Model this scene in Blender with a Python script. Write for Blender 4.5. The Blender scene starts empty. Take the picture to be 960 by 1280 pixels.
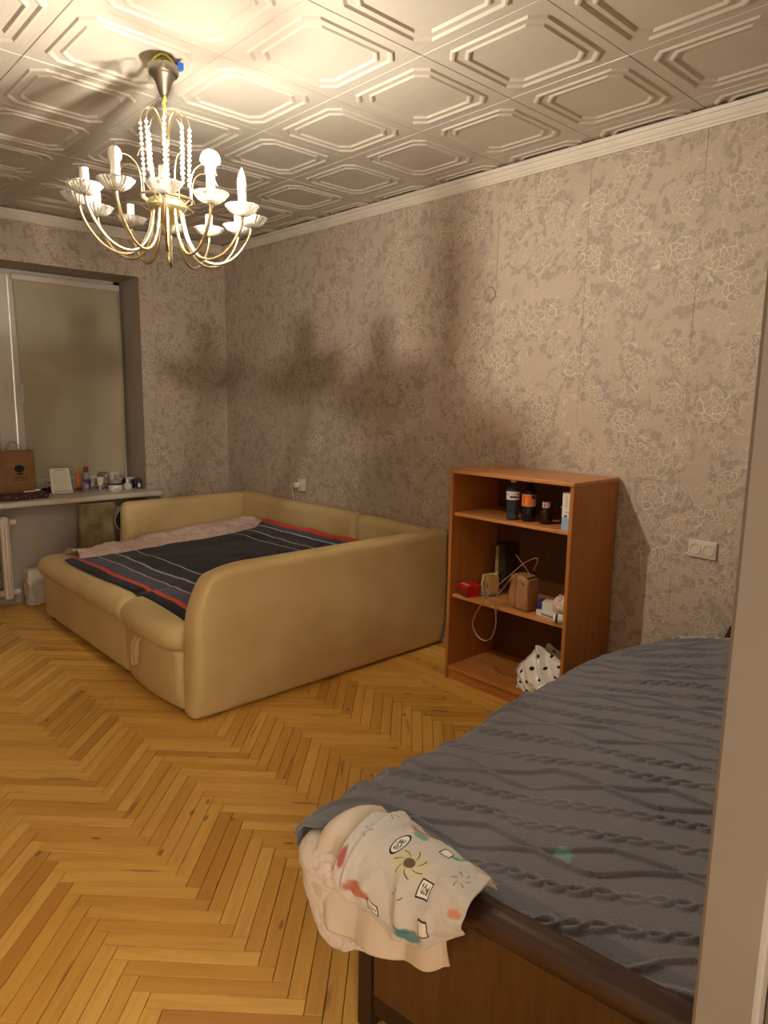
import bpy, bmesh, math, random
import numpy as np
from mathutils import Vector, Matrix
random.seed(7); np.random.seed(7)
scene = bpy.context.scene
COL = scene.collection
PI = math.pi

# ------------------------------------------------------------------ camera
CAM_H = 1.455
def basis(yaw, pitch, roll):
    f = Vector((math.sin(yaw)*math.cos(pitch), math.cos(yaw)*math.cos(pitch), math.sin(pitch)))
    r = Vector((math.cos(yaw), -math.sin(yaw), 0)); u = r.cross(f)
    r2 = math.cos(roll)*r + math.sin(roll)*u
    return r2, r2.cross(f), f
F_PX = 875.77
CR, CU, CF = basis(0.749679, -0.162071, 0.016506)
cam_d = bpy.data.cameras.new('camera'); cam = bpy.data.objects.new('camera', cam_d); COL.objects.link(cam)
cam_d.sensor_fit = 'HORIZONTAL'; cam_d.sensor_width = 36.0; cam_d.lens = 36.0*F_PX/960.0
cam_d.clip_start = 0.02; cam_d.clip_end = 50
m = Matrix((CR, CU, -CF)).transposed().to_4x4(); m.translation = (0, 0, CAM_H); cam.matrix_world = m
scene.camera = cam
def project(P):
    d = Vector(P) - Vector((0, 0, CAM_H)); z = d.dot(CF)
    if z < 0.05: return None
    return 480 + F_PX*d.dot(CR)/z, 640 - F_PX*d.dot(CU)/z

# ------------------------------------------------------------------ world, exposure
world = bpy.data.worlds.new('assumed_hall_fill'); scene.world = world; world.use_nodes = True  # even warm fill through the doorway, assumed to brighten the room
bg = world.node_tree.nodes['Background']; bg.inputs[0].default_value = (1.0, 0.90, 0.76, 1); bg.inputs[1].default_value = 2.7
scene.view_settings.view_transform = 'Standard'; scene.view_settings.look = 'None'
scene.view_settings.gamma = 1.0; scene.view_settings.use_curve_mapping = False
scene.view_settings.exposure = 1.5
BULB_STRENGTH = 2050.0
BULB_COLOR = (1.0, 0.93, 0.81)

# ------------------------------------------------------------------ room dimensions
XR, XL, YF, YN, ZC = 3.035, -0.46, 5.185, 0.145, 2.623

# ------------------------------------------------------------------ node helpers
def lin(r, g, b):
    def c(v):
        v /= 255.0
        return v/12.92 if v <= 0.04045 else ((v+0.055)/1.055)**2.4
    return (c(r), c(g), c(b), 1.0)

class S:
    """a socket with arithmetic"""
    def __init__(s, nt, sock): s.nt, s.k = nt, sock
    def _m(s, op, *o):
        n = s.nt.nodes.new('ShaderNodeMath'); n.operation = op
        for i, v in enumerate((s,)+o):
            if isinstance(v, S): s.nt.links.new(v.k, n.inputs[i])
            else: n.inputs[i].default_value = v
        return S(s.nt, n.outputs[0])
    def __add__(s, o): return s._m('ADD', o)
    __radd__ = __add__
    def __mul__(s, o): return s._m('MULTIPLY', o)
    __rmul__ = __mul__
    def __sub__(s, o): return s._m('SUBTRACT', o)
    def __rsub__(s, o): return (s*-1.0) + o
    def __truediv__(s, o): return s._m('DIVIDE', o)
    def abs(s): return s._m('ABSOLUTE')
    def sin(s): return s._m('SINE')
    def frac(s): return s._m('FRACT')
    def floor(s): return s._m('FLOOR')
    def sqrt(s): return s._m('SQRT')
    def max(s, o): return s._m('MAXIMUM', o)
    def min(s, o): return s._m('MINIMUM', o)
    def atan2(s, o): return s._m('ARCTAN2', o)
    def pow(s, o): return s._m('POWER', o)
    def smooth(s, a, b):
        n = s.nt.nodes.new('ShaderNodeMapRange'); n.interpolation_type = 'SMOOTHSTEP'
        s.nt.links.new(s.k, n.inputs[0]); n.inputs[1].default_value = a; n.inputs[2].default_value = b
        n.inputs[3].default_value = 0; n.inputs[4].default_value = 1
        return S(s.nt, n.outputs[0])
    def band(s, c, w): return 1.0 - (s - c).abs().smooth(w*0.4, w)

class M:
    """procedural principled material"""
    def __init__(s, name, color=(200, 200, 200), rough=0.5, spec=0.5, metal=0.0, **kw):
        s.mat = bpy.data.materials.new(name); s.mat.use_nodes = True
        s.nt = s.mat.node_tree; s.b = s.nt.nodes['Principled BSDF']
        s.set('Base Color', lin(*color)); s.set('Roughness', rough); s.set('Specular IOR Level', spec); s.set('Metallic', metal)
        for k, v in kw.items(): s.set(k.replace('_', ' '), v)
    def set(s, k, v):
        if isinstance(v, S): s.nt.links.new(v.k, s.b.inputs[k])
        else: s.b.inputs[k].default_value = v
    def node(s, t): return s.nt.nodes.new(t)
    def coord(s, kind='Object'):
        n = s.node('ShaderNodeTexCoord'); return S(s.nt, n.outputs[kind])
    def xyz(s, v):
        n = s.node('ShaderNodeSeparateXYZ'); s.nt.links.new(v.k, n.inputs[0]); return [S(s.nt, o) for o in n.outputs]
    def vec(s, x, y=0.0, z=0.0):
        n = s.node('ShaderNodeCombineXYZ')
        for i, v in enumerate((x, y, z)):
            if isinstance(v, S): s.nt.links.new(v.k, n.inputs[i])
            else: n.inputs[i].default_value = v
        return S(s.nt, n.outputs[0])
    def noise(s, v, scale, detail=3.0, rough=0.5, out=0, dist=0.0):
        n = s.node('ShaderNodeTexNoise'); s.nt.links.new(v.k, n.inputs['Vector'])
        n.inputs['Scale'].default_value = scale; n.inputs['Detail'].default_value = detail
        n.inputs['Roughness'].default_value = rough; n.inputs['Distortion'].default_value = dist
        return S(s.nt, n.outputs[out])
    def voro(s, v, scale=1.0, feature='F1', rnd=1.0, dims='2D'):
        n = s.node('ShaderNodeTexVoronoi'); n.voronoi_dimensions = dims; n.feature = feature
        s.nt.links.new(v.k, n.inputs['Vector']); n.inputs['Scale'].default_value = scale
        if 'Randomness' in n.inputs: n.inputs['Randomness'].default_value = rnd
        return n
    def mix(s, fac, a, b):
        n = s.node('ShaderNodeMix'); n.data_type = 'RGBA'
        for i, v in ((0, fac), (6, a), (7, b)):
            if isinstance(v, S): s.nt.links.new(v.k, n.inputs[i])
            else: n.inputs[i].default_value = v
        return S(s.nt, n.outputs[2])
    def bump(s, h, strength=0.3, dist=0.005):
        n = s.node('ShaderNodeBump'); n.inputs['Strength'].default_value = strength; n.inputs['Distance'].default_value = dist
        s.nt.links.new(h.k, n.inputs['Height']); s.nt.links.new(n.outputs[0], s.b.inputs['Normal'])
    def varied(s, c1, c2, scale=6.0, bump=0.0, bscale=200.0, bdist=0.002, detail=4.0):
        v = s.coord(); s.set('Base Color', s.mix(s.noise(v, scale, detail).smooth(0.3, 0.7), lin(*c1), lin(*c2)))
        if bump: s.bump(s.noise(v, bscale, 2.0), bump, bdist)
        return s

MATS = {}
def simple(name, c, rough=0.5, vary=0.06, scale=8.0, bump=0.0, bscale=150.0, **kw):
    """one-colour procedural material with a slight mottling"""
    if name in MATS: return MATS[name]
    m_ = M(name, c, rough, **kw)
    c2 = tuple(max(0, v*(1-vary)) for v in c)
    m_.varied(c, c2, scale, bump, bscale)
    MATS[name] = m_.mat
    return m_.mat

# ------------------------------------------------------------------ mesh helpers
def vnoise(x, y, seed=0):
    x = np.asarray(x, float); y = np.asarray(y, float)
    xi = np.floor(x).astype(np.int64); yi = np.floor(y).astype(np.int64); fx = x-xi; fy = y-yi
    def h(a, b):
        n = (a*374761393 + b*668265263 + seed*1442695041) & 0xffffffff
        n = ((n ^ (n >> 13))*1274126177) & 0xffffffff
        return ((n ^ (n >> 16)) & 0xffff)/65535.0
    u = fx*fx*(3-2*fx); v = fy*fy*(3-2*fy)
    return (h(xi, yi)*(1-u)+h(xi+1, yi)*u)*(1-v) + (h(xi, yi+1)*(1-u)+h(xi+1, yi+1)*u)*v - 0.5

class MB:
    """collects primitives into one mesh"""
    def __init__(s): s.v = []; s.f = []; s.mi = []; s.uv = {}
    def add(s, vs, fs, mi=0):
        o = len(s.v); s.v += [tuple(p) for p in vs]
        for f in fs: s.f.append(tuple(i+o for i in f)); s.mi.append(mi)
        return s
    def box(s, x0, x1, y0, y1, z0, z1, mi=0):
        return s.add([(x0,y0,z0),(x1,y0,z0),(x1,y1,z0),(x0,y1,z0),(x0,y0,z1),(x1,y0,z1),(x1,y1,z1),(x0,y1,z1)],
                     [(0,3,2,1),(4,5,6,7),(0,1,5,4),(1,2,6,5),(2,3,7,6),(3,0,4,7)], mi)
    def lathe(s, prof, n=24, c=(0,0,0), rib=0.0, ribn=24, close=False, mi=0):
        vs = []; fs = []; m = len(prof)
        for k in range(n):
            a = 2*PI*k/n
            for j, (r, z) in enumerate(prof):
                rr = r*(1+rib*(1 if (k*ribn//n*2) % 2 == 0 else -1)) if rib and False else r
                if rib: rr = r*(1+rib*math.cos(ribn*a))
                vs.append((c[0]+rr*math.cos(a), c[1]+rr*math.sin(a), c[2]+z))
        for k in range(n):
            k2 = (k+1) % n
            for j in range(m-1): fs.append((k*m+j, k2*m+j, k2*m+j+1, k*m+j+1))
        o = len(vs)
        if prof[0][0] > 1e-5 and close: fs.append(tuple(k*m for k in reversed(range(n))))
        if prof[-1][0] > 1e-5 and close: fs.append(tuple(k*m+m-1 for k in range(n)))
        return s.add(vs, fs, mi)
    def tube(s, pts, r, n=8, cap=True, mi=0, closed=False):
        pts = [Vector(p) for p in pts]; N = len(pts); rs = r if isinstance(r, (list, tuple)) else [r]*N
        vs = []; fs = []; up = None
        for i, p in enumerate(pts):
            if closed: t = (pts[(i+1) % N]-pts[i-1])
            else: t = pts[min(i+1, N-1)]-pts[max(i-1, 0)]
            t.normalize()
            if up is None:
                up = Vector((0, 0, 1)) if abs(t.z) < 0.9 else Vector((1, 0, 0))
            a = t.cross(up).normalized(); b = a.cross(t).normalized(); up = b
            for k in range(n):
                w = 2*PI*k/n; vs.append(p + rs[i]*(math.cos(w)*a+math.sin(w)*b))
        for i in range(N if closed else N-1):
            i2 = (i+1) % N
            for k in range(n): fs.append((i*n+k, i*n+(k+1) % n, i2*n+(k+1) % n, i2*n+k))
        if cap and not closed: fs += [tuple(reversed(range(n))), tuple((N-1)*n+k for k in range(n))]
        return s.add(vs, fs, mi)
    def strip(s, pts, nrm, w, th, mi=0):
        """flat band along pts, nrm: width direction per point"""
        pts = [Vector(p) for p in pts]; N = len(pts); vs = []; fs = []
        for i, p in enumerate(pts):
            t = (pts[min(i+1, N-1)]-pts[max(i-1, 0)]).normalized()
            wd = Vector(nrm[i] if isinstance(nrm, list) else nrm).normalized(); b = t.cross(wd).normalized()
            for a, c in ((-1,-1),(1,-1),(1,1),(-1,1)): vs.append(p + a*w/2*wd + c*th/2*b)
        for i in range(N-1):
            for k in range(4): fs.append((i*4+k, i*4+(k+1) % 4, i*4+4+(k+1) % 4, i*4+4+k))
        fs += [(3,2,1,0), tuple((N-1)*4+k for k in range(4))]
        return s.add(vs, fs, mi)
    def sphere(s, c, r, n=10, m=7, sc=(1,1,1), mi=0):
        prof = [(max(1e-6, r*math.sin(PI*j/m)), -r*math.cos(PI*j/m)) for j in range(m+1)]
        o = len(s.v); s.lathe(prof, n, (0,0,0), mi=mi)
        for i in range(o, len(s.v)):
            x, y, z = s.v[i]; s.v[i] = (c[0]+x*sc[0], c[1]+y*sc[1], c[2]+z*sc[2])
        return s
    def softbox(s, x0, x1, y0, y1, z0, z1, r, nx=10, ny=10, nz=6, fn=None, mi=0):
        """box with rounded edges (radius r) on a subdivided surface, optionally deformed by fn"""
        lo = np.array([x0,y0,z0]); hi = np.array([x1,y1,z1]); ce = (lo+hi)/2; ha = (hi-lo)/2
        rr = np.minimum(r, ha*0.999)
        seg = 4
        def ticks(a, n):
            t = [-ha[a] + rr[a]*(1-math.cos(PI/2*k/seg)) for k in range(seg)]
            mid = list(np.linspace(-ha[a]+rr[a], ha[a]-rr[a], max(2, n)))
            return t + mid + [-q for q in reversed(t)]
        T = [ticks(0, nx), ticks(1, ny), ticks(2, nz)]
        idx = {}; vs = []; fs = []
        def vert(i, j, k):
            key = (i, j, k)
            if key in idx: return idx[key]
            p = np.array([T[0][i], T[1][j], T[2][k]])
            inner = np.clip(p, -(ha-rr), ha-rr); d = (p-inner)/rr
            n_ = np.linalg.norm(d)
            if n_ > 1e-9: p = inner + d/n_*rr*(1.0)
            q = p+ce
            if fn: q = np.array(fn(*q))
            idx[key] = len(vs); vs.append(tuple(q)); return idx[key]
        nX, nY, nZ = len(T[0])-1, len(T[1])-1, len(T[2])-1
        for i in range(nX):
            for j in range(nY):
                fs.append((vert(i,j,0), vert(i,j+1,0), vert(i+1,j+1,0), vert(i+1,j,0)))
                fs.append((vert(i,j,nZ), vert(i+1,j,nZ), vert(i+1,j+1,nZ), vert(i,j+1,nZ)))
        for i in range(nX):
            for k in range(nZ):
                fs.append((vert(i,0,k), vert(i+1,0,k), vert(i+1,0,k+1), vert(i,0,k+1)))
                fs.append((vert(i,nY,k), vert(i,nY,k+1), vert(i+1,nY,k+1), vert(i+1,nY,k)))
        for j in range(nY):
            for k in range(nZ):
                fs.append((vert(0,j,k), vert(0,j,k+1), vert(0,j+1,k+1), vert(0,j+1,k)))
                fs.append((vert(nX,j,k), vert(nX,j+1,k), vert(nX,j+1,k+1), vert(nX,j,k+1)))
        return s.add(vs, fs, mi)
    def grid(s, P, mi=0, uvs=None):
        """P: array (n,m,3)"""
        n, m_ = P.shape[:2]; o = len(s.v)
        fs = [(i*m_+j, (i+1)*m_+j, (i+1)*m_+j+1, i*m_+j+1) for i in range(n-1) for j in range(m_-1)]
        s.add(P.reshape(-1, 3).tolist(), fs, mi)
        if uvs is not None:
            for q, t in enumerate(uvs.reshape(-1, 2).tolist()): s.uv[o+q] = t
        return s
    def prism(s, poly, axis, a0, a1, mi=0):
        """extrude 2D polygon; axis 'x': poly=(y,z), 'y': (x,z), 'z': (x,y)"""
        def pt(p, a): return {'x': (a, p[0], p[1]), 'y': (p[0], a, p[1]), 'z': (p[0], p[1], a)}[axis]
        n = len(poly); vs = [pt(p, a0) for p in poly]+[pt(p, a1) for p in poly]
        fs = [tuple(range(n)), tuple(reversed(range(n, 2*n)))]+[(i, n+i, n+(i+1) % n, (i+1) % n) for i in range(n)]
        return s.add(vs, fs, mi)
    def map(s, fn, start=0):
        for i in range(start, len(s.v)): s.v[i] = tuple(fn(*s.v[i]))
        return s
    def build(s, name, mats, parent=None, smooth=False, bevel=0.0, solid=0.0, auto=None, sub=0):
        me = bpy.data.meshes.new(name); me.from_pydata(s.v, [], s.f)
        if not isinstance(mats, (list, tuple)): mats = [mats]
        for q in mats: me.materials.append(q)
        me.polygons.foreach_set('material_index', s.mi)
        if s.uv:
            ul = me.uv_layers.new(name='UVMap')
            for lp in me.loops: ul.data[lp.index].uv = s.uv.get(lp.vertex_index, (0, 0))
        bm = bmesh.new(); bm.from_mesh(me); bmesh.ops.recalc_face_normals(bm, faces=bm.faces); bm.to_mesh(me); bm.free()
        if smooth: me.polygons.foreach_set('use_smooth', [True]*len(me.polygons))
        me.update()
        o = bpy.data.objects.new(name, me); COL.objects.link(o)
        if parent: o.parent = parent
        if solid:
            md = o.modifiers.new('thickness', 'SOLIDIFY'); md.thickness = solid; md.offset = 0
        if bevel:
            md = o.modifiers.new('bevel', 'BEVEL'); md.width = bevel; md.segments = 2; md.limit_method = 'ANGLE'; md.angle_limit = math.radians(40)
        if sub:
            md = o.modifiers.new('subdivision', 'SUBSURF'); md.levels = sub; md.render_levels = sub
        if auto:
            me.polygons.foreach_set('use_smooth', [True]*len(me.polygons)); me.set_sharp_from_angle(angle=math.radians(auto))
        return o

def tag(o, label, cat=None, group=None, kind=None):
    if label: o['label'] = label
    if cat: o['category'] = cat
    if group: o['group'] = group
    if kind: o['kind'] = kind
    return o
def thing(name, label, cat, loc=(0,0,0), rz=0.0, group=None):
    o = bpy.data.objects.new(name, None); COL.objects.link(o); o.location = loc; o.rotation_euler = (0, 0, rz)
    o.empty_display_size = 0.05
    return tag(o, label, cat, group)
def structure(o, label):
    o['kind'] = 'structure'; o['label'] = label; return o
def crom(P, n):
    """Catmull-Rom resample of control rows along axis 0"""
    P = np.asarray(P, float); k = len(P); Q = np.concatenate([2*P[:1]-P[1:2], P, 2*P[-1:]-P[-2:-1]])
    out = []
    for t in np.linspace(0, k-1-1e-9, n):
        i = int(t); f = t-i; a, b, c, d = Q[i], Q[i+1], Q[i+2], Q[i+3]
        out.append(0.5*((2*b)+(-a+c)*f+(2*a-5*b+4*c-d)*f*f+(-a+3*b-3*c+d)*f**3))
    return np.array(out)
def loft(net, n, m):
    A = crom(np.asarray(net, float), n); return np.swapaxes(crom(np.swapaxes(A, 0, 1), m), 0, 1)
def arc(c, r, a0, a1, n, plane='xz', o=0):
    out = []
    for k in range(n+1):
        a = a0+(a1-a0)*k/n; x, y = c[0]+r*math.cos(a), c[1]+r*math.sin(a)
        out.append({'xz': (x, o, y), 'yz': (o, x, y), 'xy': (x, y, o)}[plane])
    return out

# ------------------------------------------------------------------ setting materials
def wallpaper(name, axis):
    w = M(name, (190, 172, 155), 0.55, 0.35)
    x, y, z = w.xyz(w.coord())
    a = y if axis == 'y' else x
    raw = w.vec(a, z, 0.0)
    n1 = w.noise(raw, 9.0, 2.0); n2 = w.noise(w.vec(a+7.3, z+2.1, 0.0), 9.0, 2.0)
    aw = a + (n1-0.5)*0.035; zw = z + (n2-0.5)*0.035
    def petals(cell, radius, off, rnd, dens):
        p = w.vec(aw/cell+off, zw/cell+off*0.7, 0.0)
        vo = w.voro(p, 1.0, 'F1', rnd)
        px, py, _ = w.xyz(p); cx, cy, _ = w.xyz(S(w.nt, vo.outputs['Position']))
        dx = (px-cx)*cell; dy = (py-cy)*cell
        cr, cg, _ = w.xyz(S(w.nt, vo.outputs['Color']))
        ang = dy.atan2(dx)
        r = (dx*dx+dy*dy).sqrt(); rn = r/((cr*0.5+0.7)*radius)
        q = w.vec(rn*2.7+cr*9.0, ang*dens+rn*0.9+cg*7.0, 0.0)
        ed = S(w.nt, w.voro(q, 1.0, 'DISTANCE_TO_EDGE', 0.8).outputs['Distance'])
        fill = w.xyz(S(w.nt, w.voro(q, 1.0, 'F1', 0.8).outputs['Color']))[0]
        rim = rn + (n1-0.5)*0.5 + (ang*5.0+cg*6.0).sin()*0.07
        inside = 1.0-rim.smooth(0.80, 1.08)
        line = (1.0-ed.smooth(0.03, 0.13))*inside
        return inside, line, fill*inside, rim
    i1, l1, f1, rim1 = petals(0.225, 0.066, 0.0, 0.62, 1.15)
    i2, l2, f2, rim2 = petals(0.165, 0.034, 4.37, 0.95, 0.95)
    halo = rim1.band(1.35, 0.75).max(rim2.band(1.4, 0.8)*0.7)
    # scrolls: thin contour lines of a swirling noise
    sw = w.noise(w.vec(aw, zw, 0.3), 7.5, 1.5, 0.45, 0, 1.9)
    sc = ((sw*8.0).frac()).band(0.5, 0.13)
    msk = w.noise(w.vec(a+3.1, z, 0.0), 4.6, 1.0).smooth(0.40, 0.55)
    sc = sc*msk*(1.0-i1)
    # leaves: patches of narrow cells around the blooms
    lp = w.vec(aw*1.0+zw*0.6, zw*0.8-aw*0.5, 0.0)
    lvo = w.voro(lp, 34.0, 'F1', 1.0); lcol = w.xyz(S(w.nt, lvo.outputs['Color']))[0]
    led = S(w.nt, w.voro(lp, 34.0, 'DISTANCE_TO_EDGE', 1.0).outputs['Distance'])
    leaf = lcol.smooth(0.45, 0.5)*halo*(1.0-i1)
    vein = (1.0-led.smooth(0.03, 0.12))*halo*(1.0-i1)
    fine = w.noise(w.vec(a, z*3.0, 0.0), 260.0, 2.0)
    patch = w.noise(w.vec(a+1.7, z+5.2, 0.0), 3.2, 2.0).smooth(0.35, 0.65)
    light = (l1*1.0).max(l2*0.95).max(sc*0.75).max(vein*0.38)*(patch*0.45+0.55)
    dark = leaf.max(f1*0.7).max(f2*0.6)
    blot = w.noise(raw, 2.1, 3.0)
    base = w.mix(blot, lin(192, 174, 155), lin(181, 163, 145))
    c = w.mix(dark*0.60, base, lin(146, 131, 116))
    c = w.mix(light*0.74, c, lin(236, 220, 196))
    seam = ((a*(1/0.53)+0.934).frac()).band(0.5, 0.003)*w.noise(raw, 3.0).smooth(0.42, 0.55)
    c = w.mix(seam*0.6, c, lin(104, 90, 78))
    w.set('Base Color', c)
    w.set('Roughness', 0.60-light*0.2)
    w.bump(light*0.9+dark*-0.35+fine*0.2-seam*1.5, 0.65, 0.0035)
    return w.mat
WP_Y = wallpaper('embossed_floral_wallpaper_side', 'y')
WP_X = wallpaper('embossed_floral_wallpaper_end', 'x')
PLASTER = simple('painted_plaster', (170, 156, 140), 0.75, 0.08, 3.0, 0.15, 60.0)
WHITE_PAINT = simple('cream_white_gloss_paint', (205, 195, 180), 0.4, 0.05, 4.0)
TRIM = simple('white_foam_moulding', (225, 214, 196), 0.55, 0.05, 5.0)

def ceiling_tile_material():
    c = M('white_foam_ceiling_tile', (222, 212, 198), 0.42, 0.45)
    v = c.coord(); x, y, z = c.xyz(v)
    r = S(c.nt, c.node('ShaderNodeObjectInfo').outputs['Random'])
    p = c.vec(x*1.0+r*9.0, y*0.22, r*5.0)
    g = c.noise(p, 16.0, 3.0, 0.5, 0, 1.2); rings = (g*22.0).sin()
    c.set('Base Color', c.mix(c.noise(v, 5.0), lin(202, 192, 176), lin(192, 181, 165)))
    c.bump(rings*0.5+g, 0.16, 0.0015)
    return c.mat
TILE = ceiling_tile_material()

def parquet_material(name):
    w = M(name, (190, 140, 60), 0.33, 0.5)
    uv = w.node('ShaderNodeUVMap'); uv.uv_map = 'UVMap'; u, v, _ = w.xyz(S(w.nt, uv.outputs[0]))
    r1 = S(w.nt, w.node('ShaderNodeObjectInfo').outputs['Random'])
    r2 = S(w.nt, w.node('ShaderNodeNewGeometry').outputs['Random Per Island'])
    r = (r1*7.13+r2*5.37).frac(); q = (r*17.7).frac(); s_ = (r*53.3).frac()
    p = w.vec(u*0.45+q*31.0, v*5.0+s_*17.0, r*9.0)
    g1 = w.noise(p, 7.0, 4.0, 0.55, 0, 0.6); g2 = w.noise(w.vec(u*0.9+q*7.0, v*22.0, r*4.0), 9.0, 2.0)
    base = w.mix(r.smooth(0.05, 0.95), lin(228, 180, 90), lin(210, 157, 68))
    base = w.mix(q.smooth(0.80, 0.97)*0.55, base, lin(176, 116, 44))
    base = w.mix(g1.smooth(0.42, 0.72)*0.36, base, lin(176, 122, 50))
    base = w.mix(g2.smooth(0.55, 0.8)*0.2, base, lin(140, 88, 36))
    streak = w.noise(w.vec(u*0.7+s_*11.0, v*7.0, q*8.0), 4.0, 1.0).smooth(0.66, 0.72)*s_.smooth(0.55, 0.6)
    base = w.mix(streak*0.6, base, lin(98, 52, 16))
    kv = w.voro(w.vec(u*4.0+q*40.0, v*11.0+s_*30.0, 0.0), 1.0)
    knot = (1.0-S(w.nt, kv.outputs['Distance']).smooth(0.04, 0.10))*s_.smooth(0.84, 0.86)
    base = w.mix(knot*0.7, base, lin(96, 52, 20))
    w.set('Base Color', base)
    w.set('Roughness', 0.28+g1*0.22)
    w.bump(g2, 0.08, 0.001)
    return w.mat
PARQUET = parquet_material('honey_lacquered_parquet')
SUBFLOOR = simple('dark_floor_joint', (52, 30, 12), 0.8)

# ------------------------------------------------------------------ floor with herringbone parquet
floor = MB().box(XL-0.1, XR+0.12, -0.6, YF+0.45, -0.12, -0.008).build('floor', SUBFLOOR)
structure(floor, 'honey coloured herringbone parquet floor')
PL, PW, PT = 0.385, 0.0465, 0.012
GAP = 0.0010
def clip(poly, x0, x1, y0, y1):
    for ax, lim, sg in ((0, x0, 1), (0, x1, -1), (1, y0, 1), (1, y1, -1)):
        out = []
        for i in range(len(poly)):
            p, q = poly[i-1], poly[i]; ip = (p[ax]-lim)*sg >= 0; iq = (q[ax]-lim)*sg >= 0
            if ip != iq:
                t = (lim-p[ax])/(q[ax]-p[ax]); out.append(tuple(p[k]+t*(q[k]-p[k]) for k in range(4)))
            if iq: out.append(q)
        poly = out
        if not poly: break
    return poly
HX1, HY1 = 2.52, 4.95                      # herringbone field ends; straight border boards follow
X0F = 0.625 - PL/math.sqrt(2)
Y0F = 1.946 - PL/math.sqrt(2)
def uv2xy(u, v): return X0F+(u-v)/math.sqrt(2), Y0F+(u+v)/math.sqrt(2)
planks = []
for n in range(-6, 12):
    for k in range(-80, 110):
        for typ in (0, 1):
            if typ == 0: u0, v0, lu, lv = k*PW+n*PL, k*PW-n*PL, PL, PW
            else: u0, v0, lu, lv = k*PW+PL+n*PL, k*PW+PW-PL-n*PL, PW, PL
            c = uv2xy(u0+lu/2, v0+lv/2)
            if c[0] < XL-0.3 or c[0] > HX1+0.3 or c[1] < -0.7 or c[1] > HY1+0.3: continue
            planks.append((typ, u0, v0, lu, lv, c))
def plank_poly(pk):
    typ, u0, v0, lu, lv, c = pk; g = GAP
    cs = [(u0+g, v0+g, 0, 0), (u0+lu-g, v0+g, 1, 0), (u0+lu-g, v0+lv-g, 1, 1), (u0+g, v0+lv-g, 0, 1)]
    out = []
    for a, b, s, t in cs:
        x, y = uv2xy(a, b)
        out.append((x, y, s*lu if typ == 0 else t*lv, t*lv if typ == 0 else s*lu))
    return out
plank_mesh = {}
def plank_data():
    me = bpy.data.meshes.new('parquet_plank'); bm = bmesh.new()
    L, W_ = PL/2-GAP, PW/2-GAP; b = 0.0009
    lay = bm.loops.layers.uv.new('UVMap')
    lo = [bm.verts.new((x, y, -PT)) for x, y in ((-L,-W_),(L,-W_),(L,W_),(-L,W_))]
    mi = [bm.verts.new((x, y, -b)) for x, y in ((-L,-W_),(L,-W_),(L,W_),(-L,W_))]
    up = [bm.verts.new((x, y, 0)) for x, y in ((-L+b,-W_+b),(L-b,-W_+b),(L-b,W_-b),(-L+b,W_-b))]
    bm.faces.new(up)
    for i in range(4):
        j = (i+1) % 4; bm.faces.new((lo[i], lo[j], mi[j], mi[i])); bm.faces.new((mi[i], mi[j], up[j], up[i]))
    for fc in bm.faces:
        for lp in fc.loops: lp[lay].uv = (lp.vert.co.x+L, lp.vert.co.y+W_)
    bm.to_mesh(me); bm.free(); me.materials.append(PARQUET); return me
PM = plank_data()
def under_sofa(c): return 1.45 < c[0] < 3.1 and 2.8 < c[1] < 4.6
cand, rest = [], []
for pk in planks:
    poly = plank_poly(pk)
    inside = all(XL < p[0] < HX1 and -0.5 < p[1] < HY1 for p in poly)
    q = project((pk[5][0], pk[5][1], 0))
    vis = q and -40 < q[0] < 1000 and 0 < q[1] < 1330 and not under_sofa(pk[5])
    # planks below the bed are hidden by it
    if vis and pk[5][0] > 1.05 and pk[5][1] < 0.98: vis = False
    (cand if inside and vis else rest).append(pk)
cand.sort(key=lambda pk: math.hypot(*pk[5]))
rest += cand[300:]; cand = cand[:300]
for pk in cand:
    o = bpy.data.objects.new('parquet_plank', PM); COL.objects.link(o); o.parent = floor
    o.location = (pk[5][0], pk[5][1], random.uniform(-0.0006, 0.0004))
    o.rotation_euler = (random.uniform(-1, 1)*0.0015, random.uniform(-1, 1)*0.0005, PI/4 if pk[0] == 0 else 3*PI/4)
mb = MB(); UVL = []
def add_plank_poly(poly, dz=0.0):
    n = len(poly); o = len(mb.v)
    mb.add([(p[0], p[1], dz) for p in poly]+[(p[0], p[1], -PT) for p in poly],
           [tuple(range(n))]+[(i, n+i, n+(i+1) % n, (i+1) % n) for i in range(n)])
    for i, p in enumerate(poly): mb.uv[o+i] = (p[2], p[3]); mb.uv[o+n+i] = (p[2], p[3])
for pk in rest:
    poly = clip(plank_poly(pk), XL, HX1, -0.5, HY1)
    if len(poly) > 2: add_plank_poly(poly, random.uniform(-0.0005, 0.0003))
o = mb.build('parquet_planks', PARQUET, floor); o['kind'] = 'stuff'
# straight border boards along the walls
mb = MB(); nb = 0
def board(x0, x1, y0, y1):
    b = MB().box(x0+GAP, x1-GAP, y0+GAP, y1-GAP, -PT, 0.0)
    for i, p in enumerate(b.v):
        b.uv[i] = ((p[0]-x0, p[1]-y0) if (x1-x0) > (y1-y0) else (p[1]-y0, p[0]-x0))
    b.build('border_board', PARQUET, floor)
for i in range(7):
    w0 = HX1+i*(XR-HX1)/7; w1 = HX1+(i+1)*(XR-HX1)/7; y = -0.4 - 0.17*(i % 3)
    ys = [YN, 1.1+0.2*(i % 3), 2.45-0.25*(i % 2), 3.7+0.15*(i % 3), HY1]
    for a_, b_ in zip(ys[:-1], ys[1:]): board(w0, w1, a_, b_)
for i in range(3):
    w0 = HY1+i*(YF-HY1)/3; w1 = HY1+(i+1)*(YF-HY1)/3
    xs = [XL, 0.7+0.2*i, 1.75-0.2*(i % 2), XR]
    for a_, b_ in zip(xs[:-1], xs[1:]): board(a_, b_, w0, w1)

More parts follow.
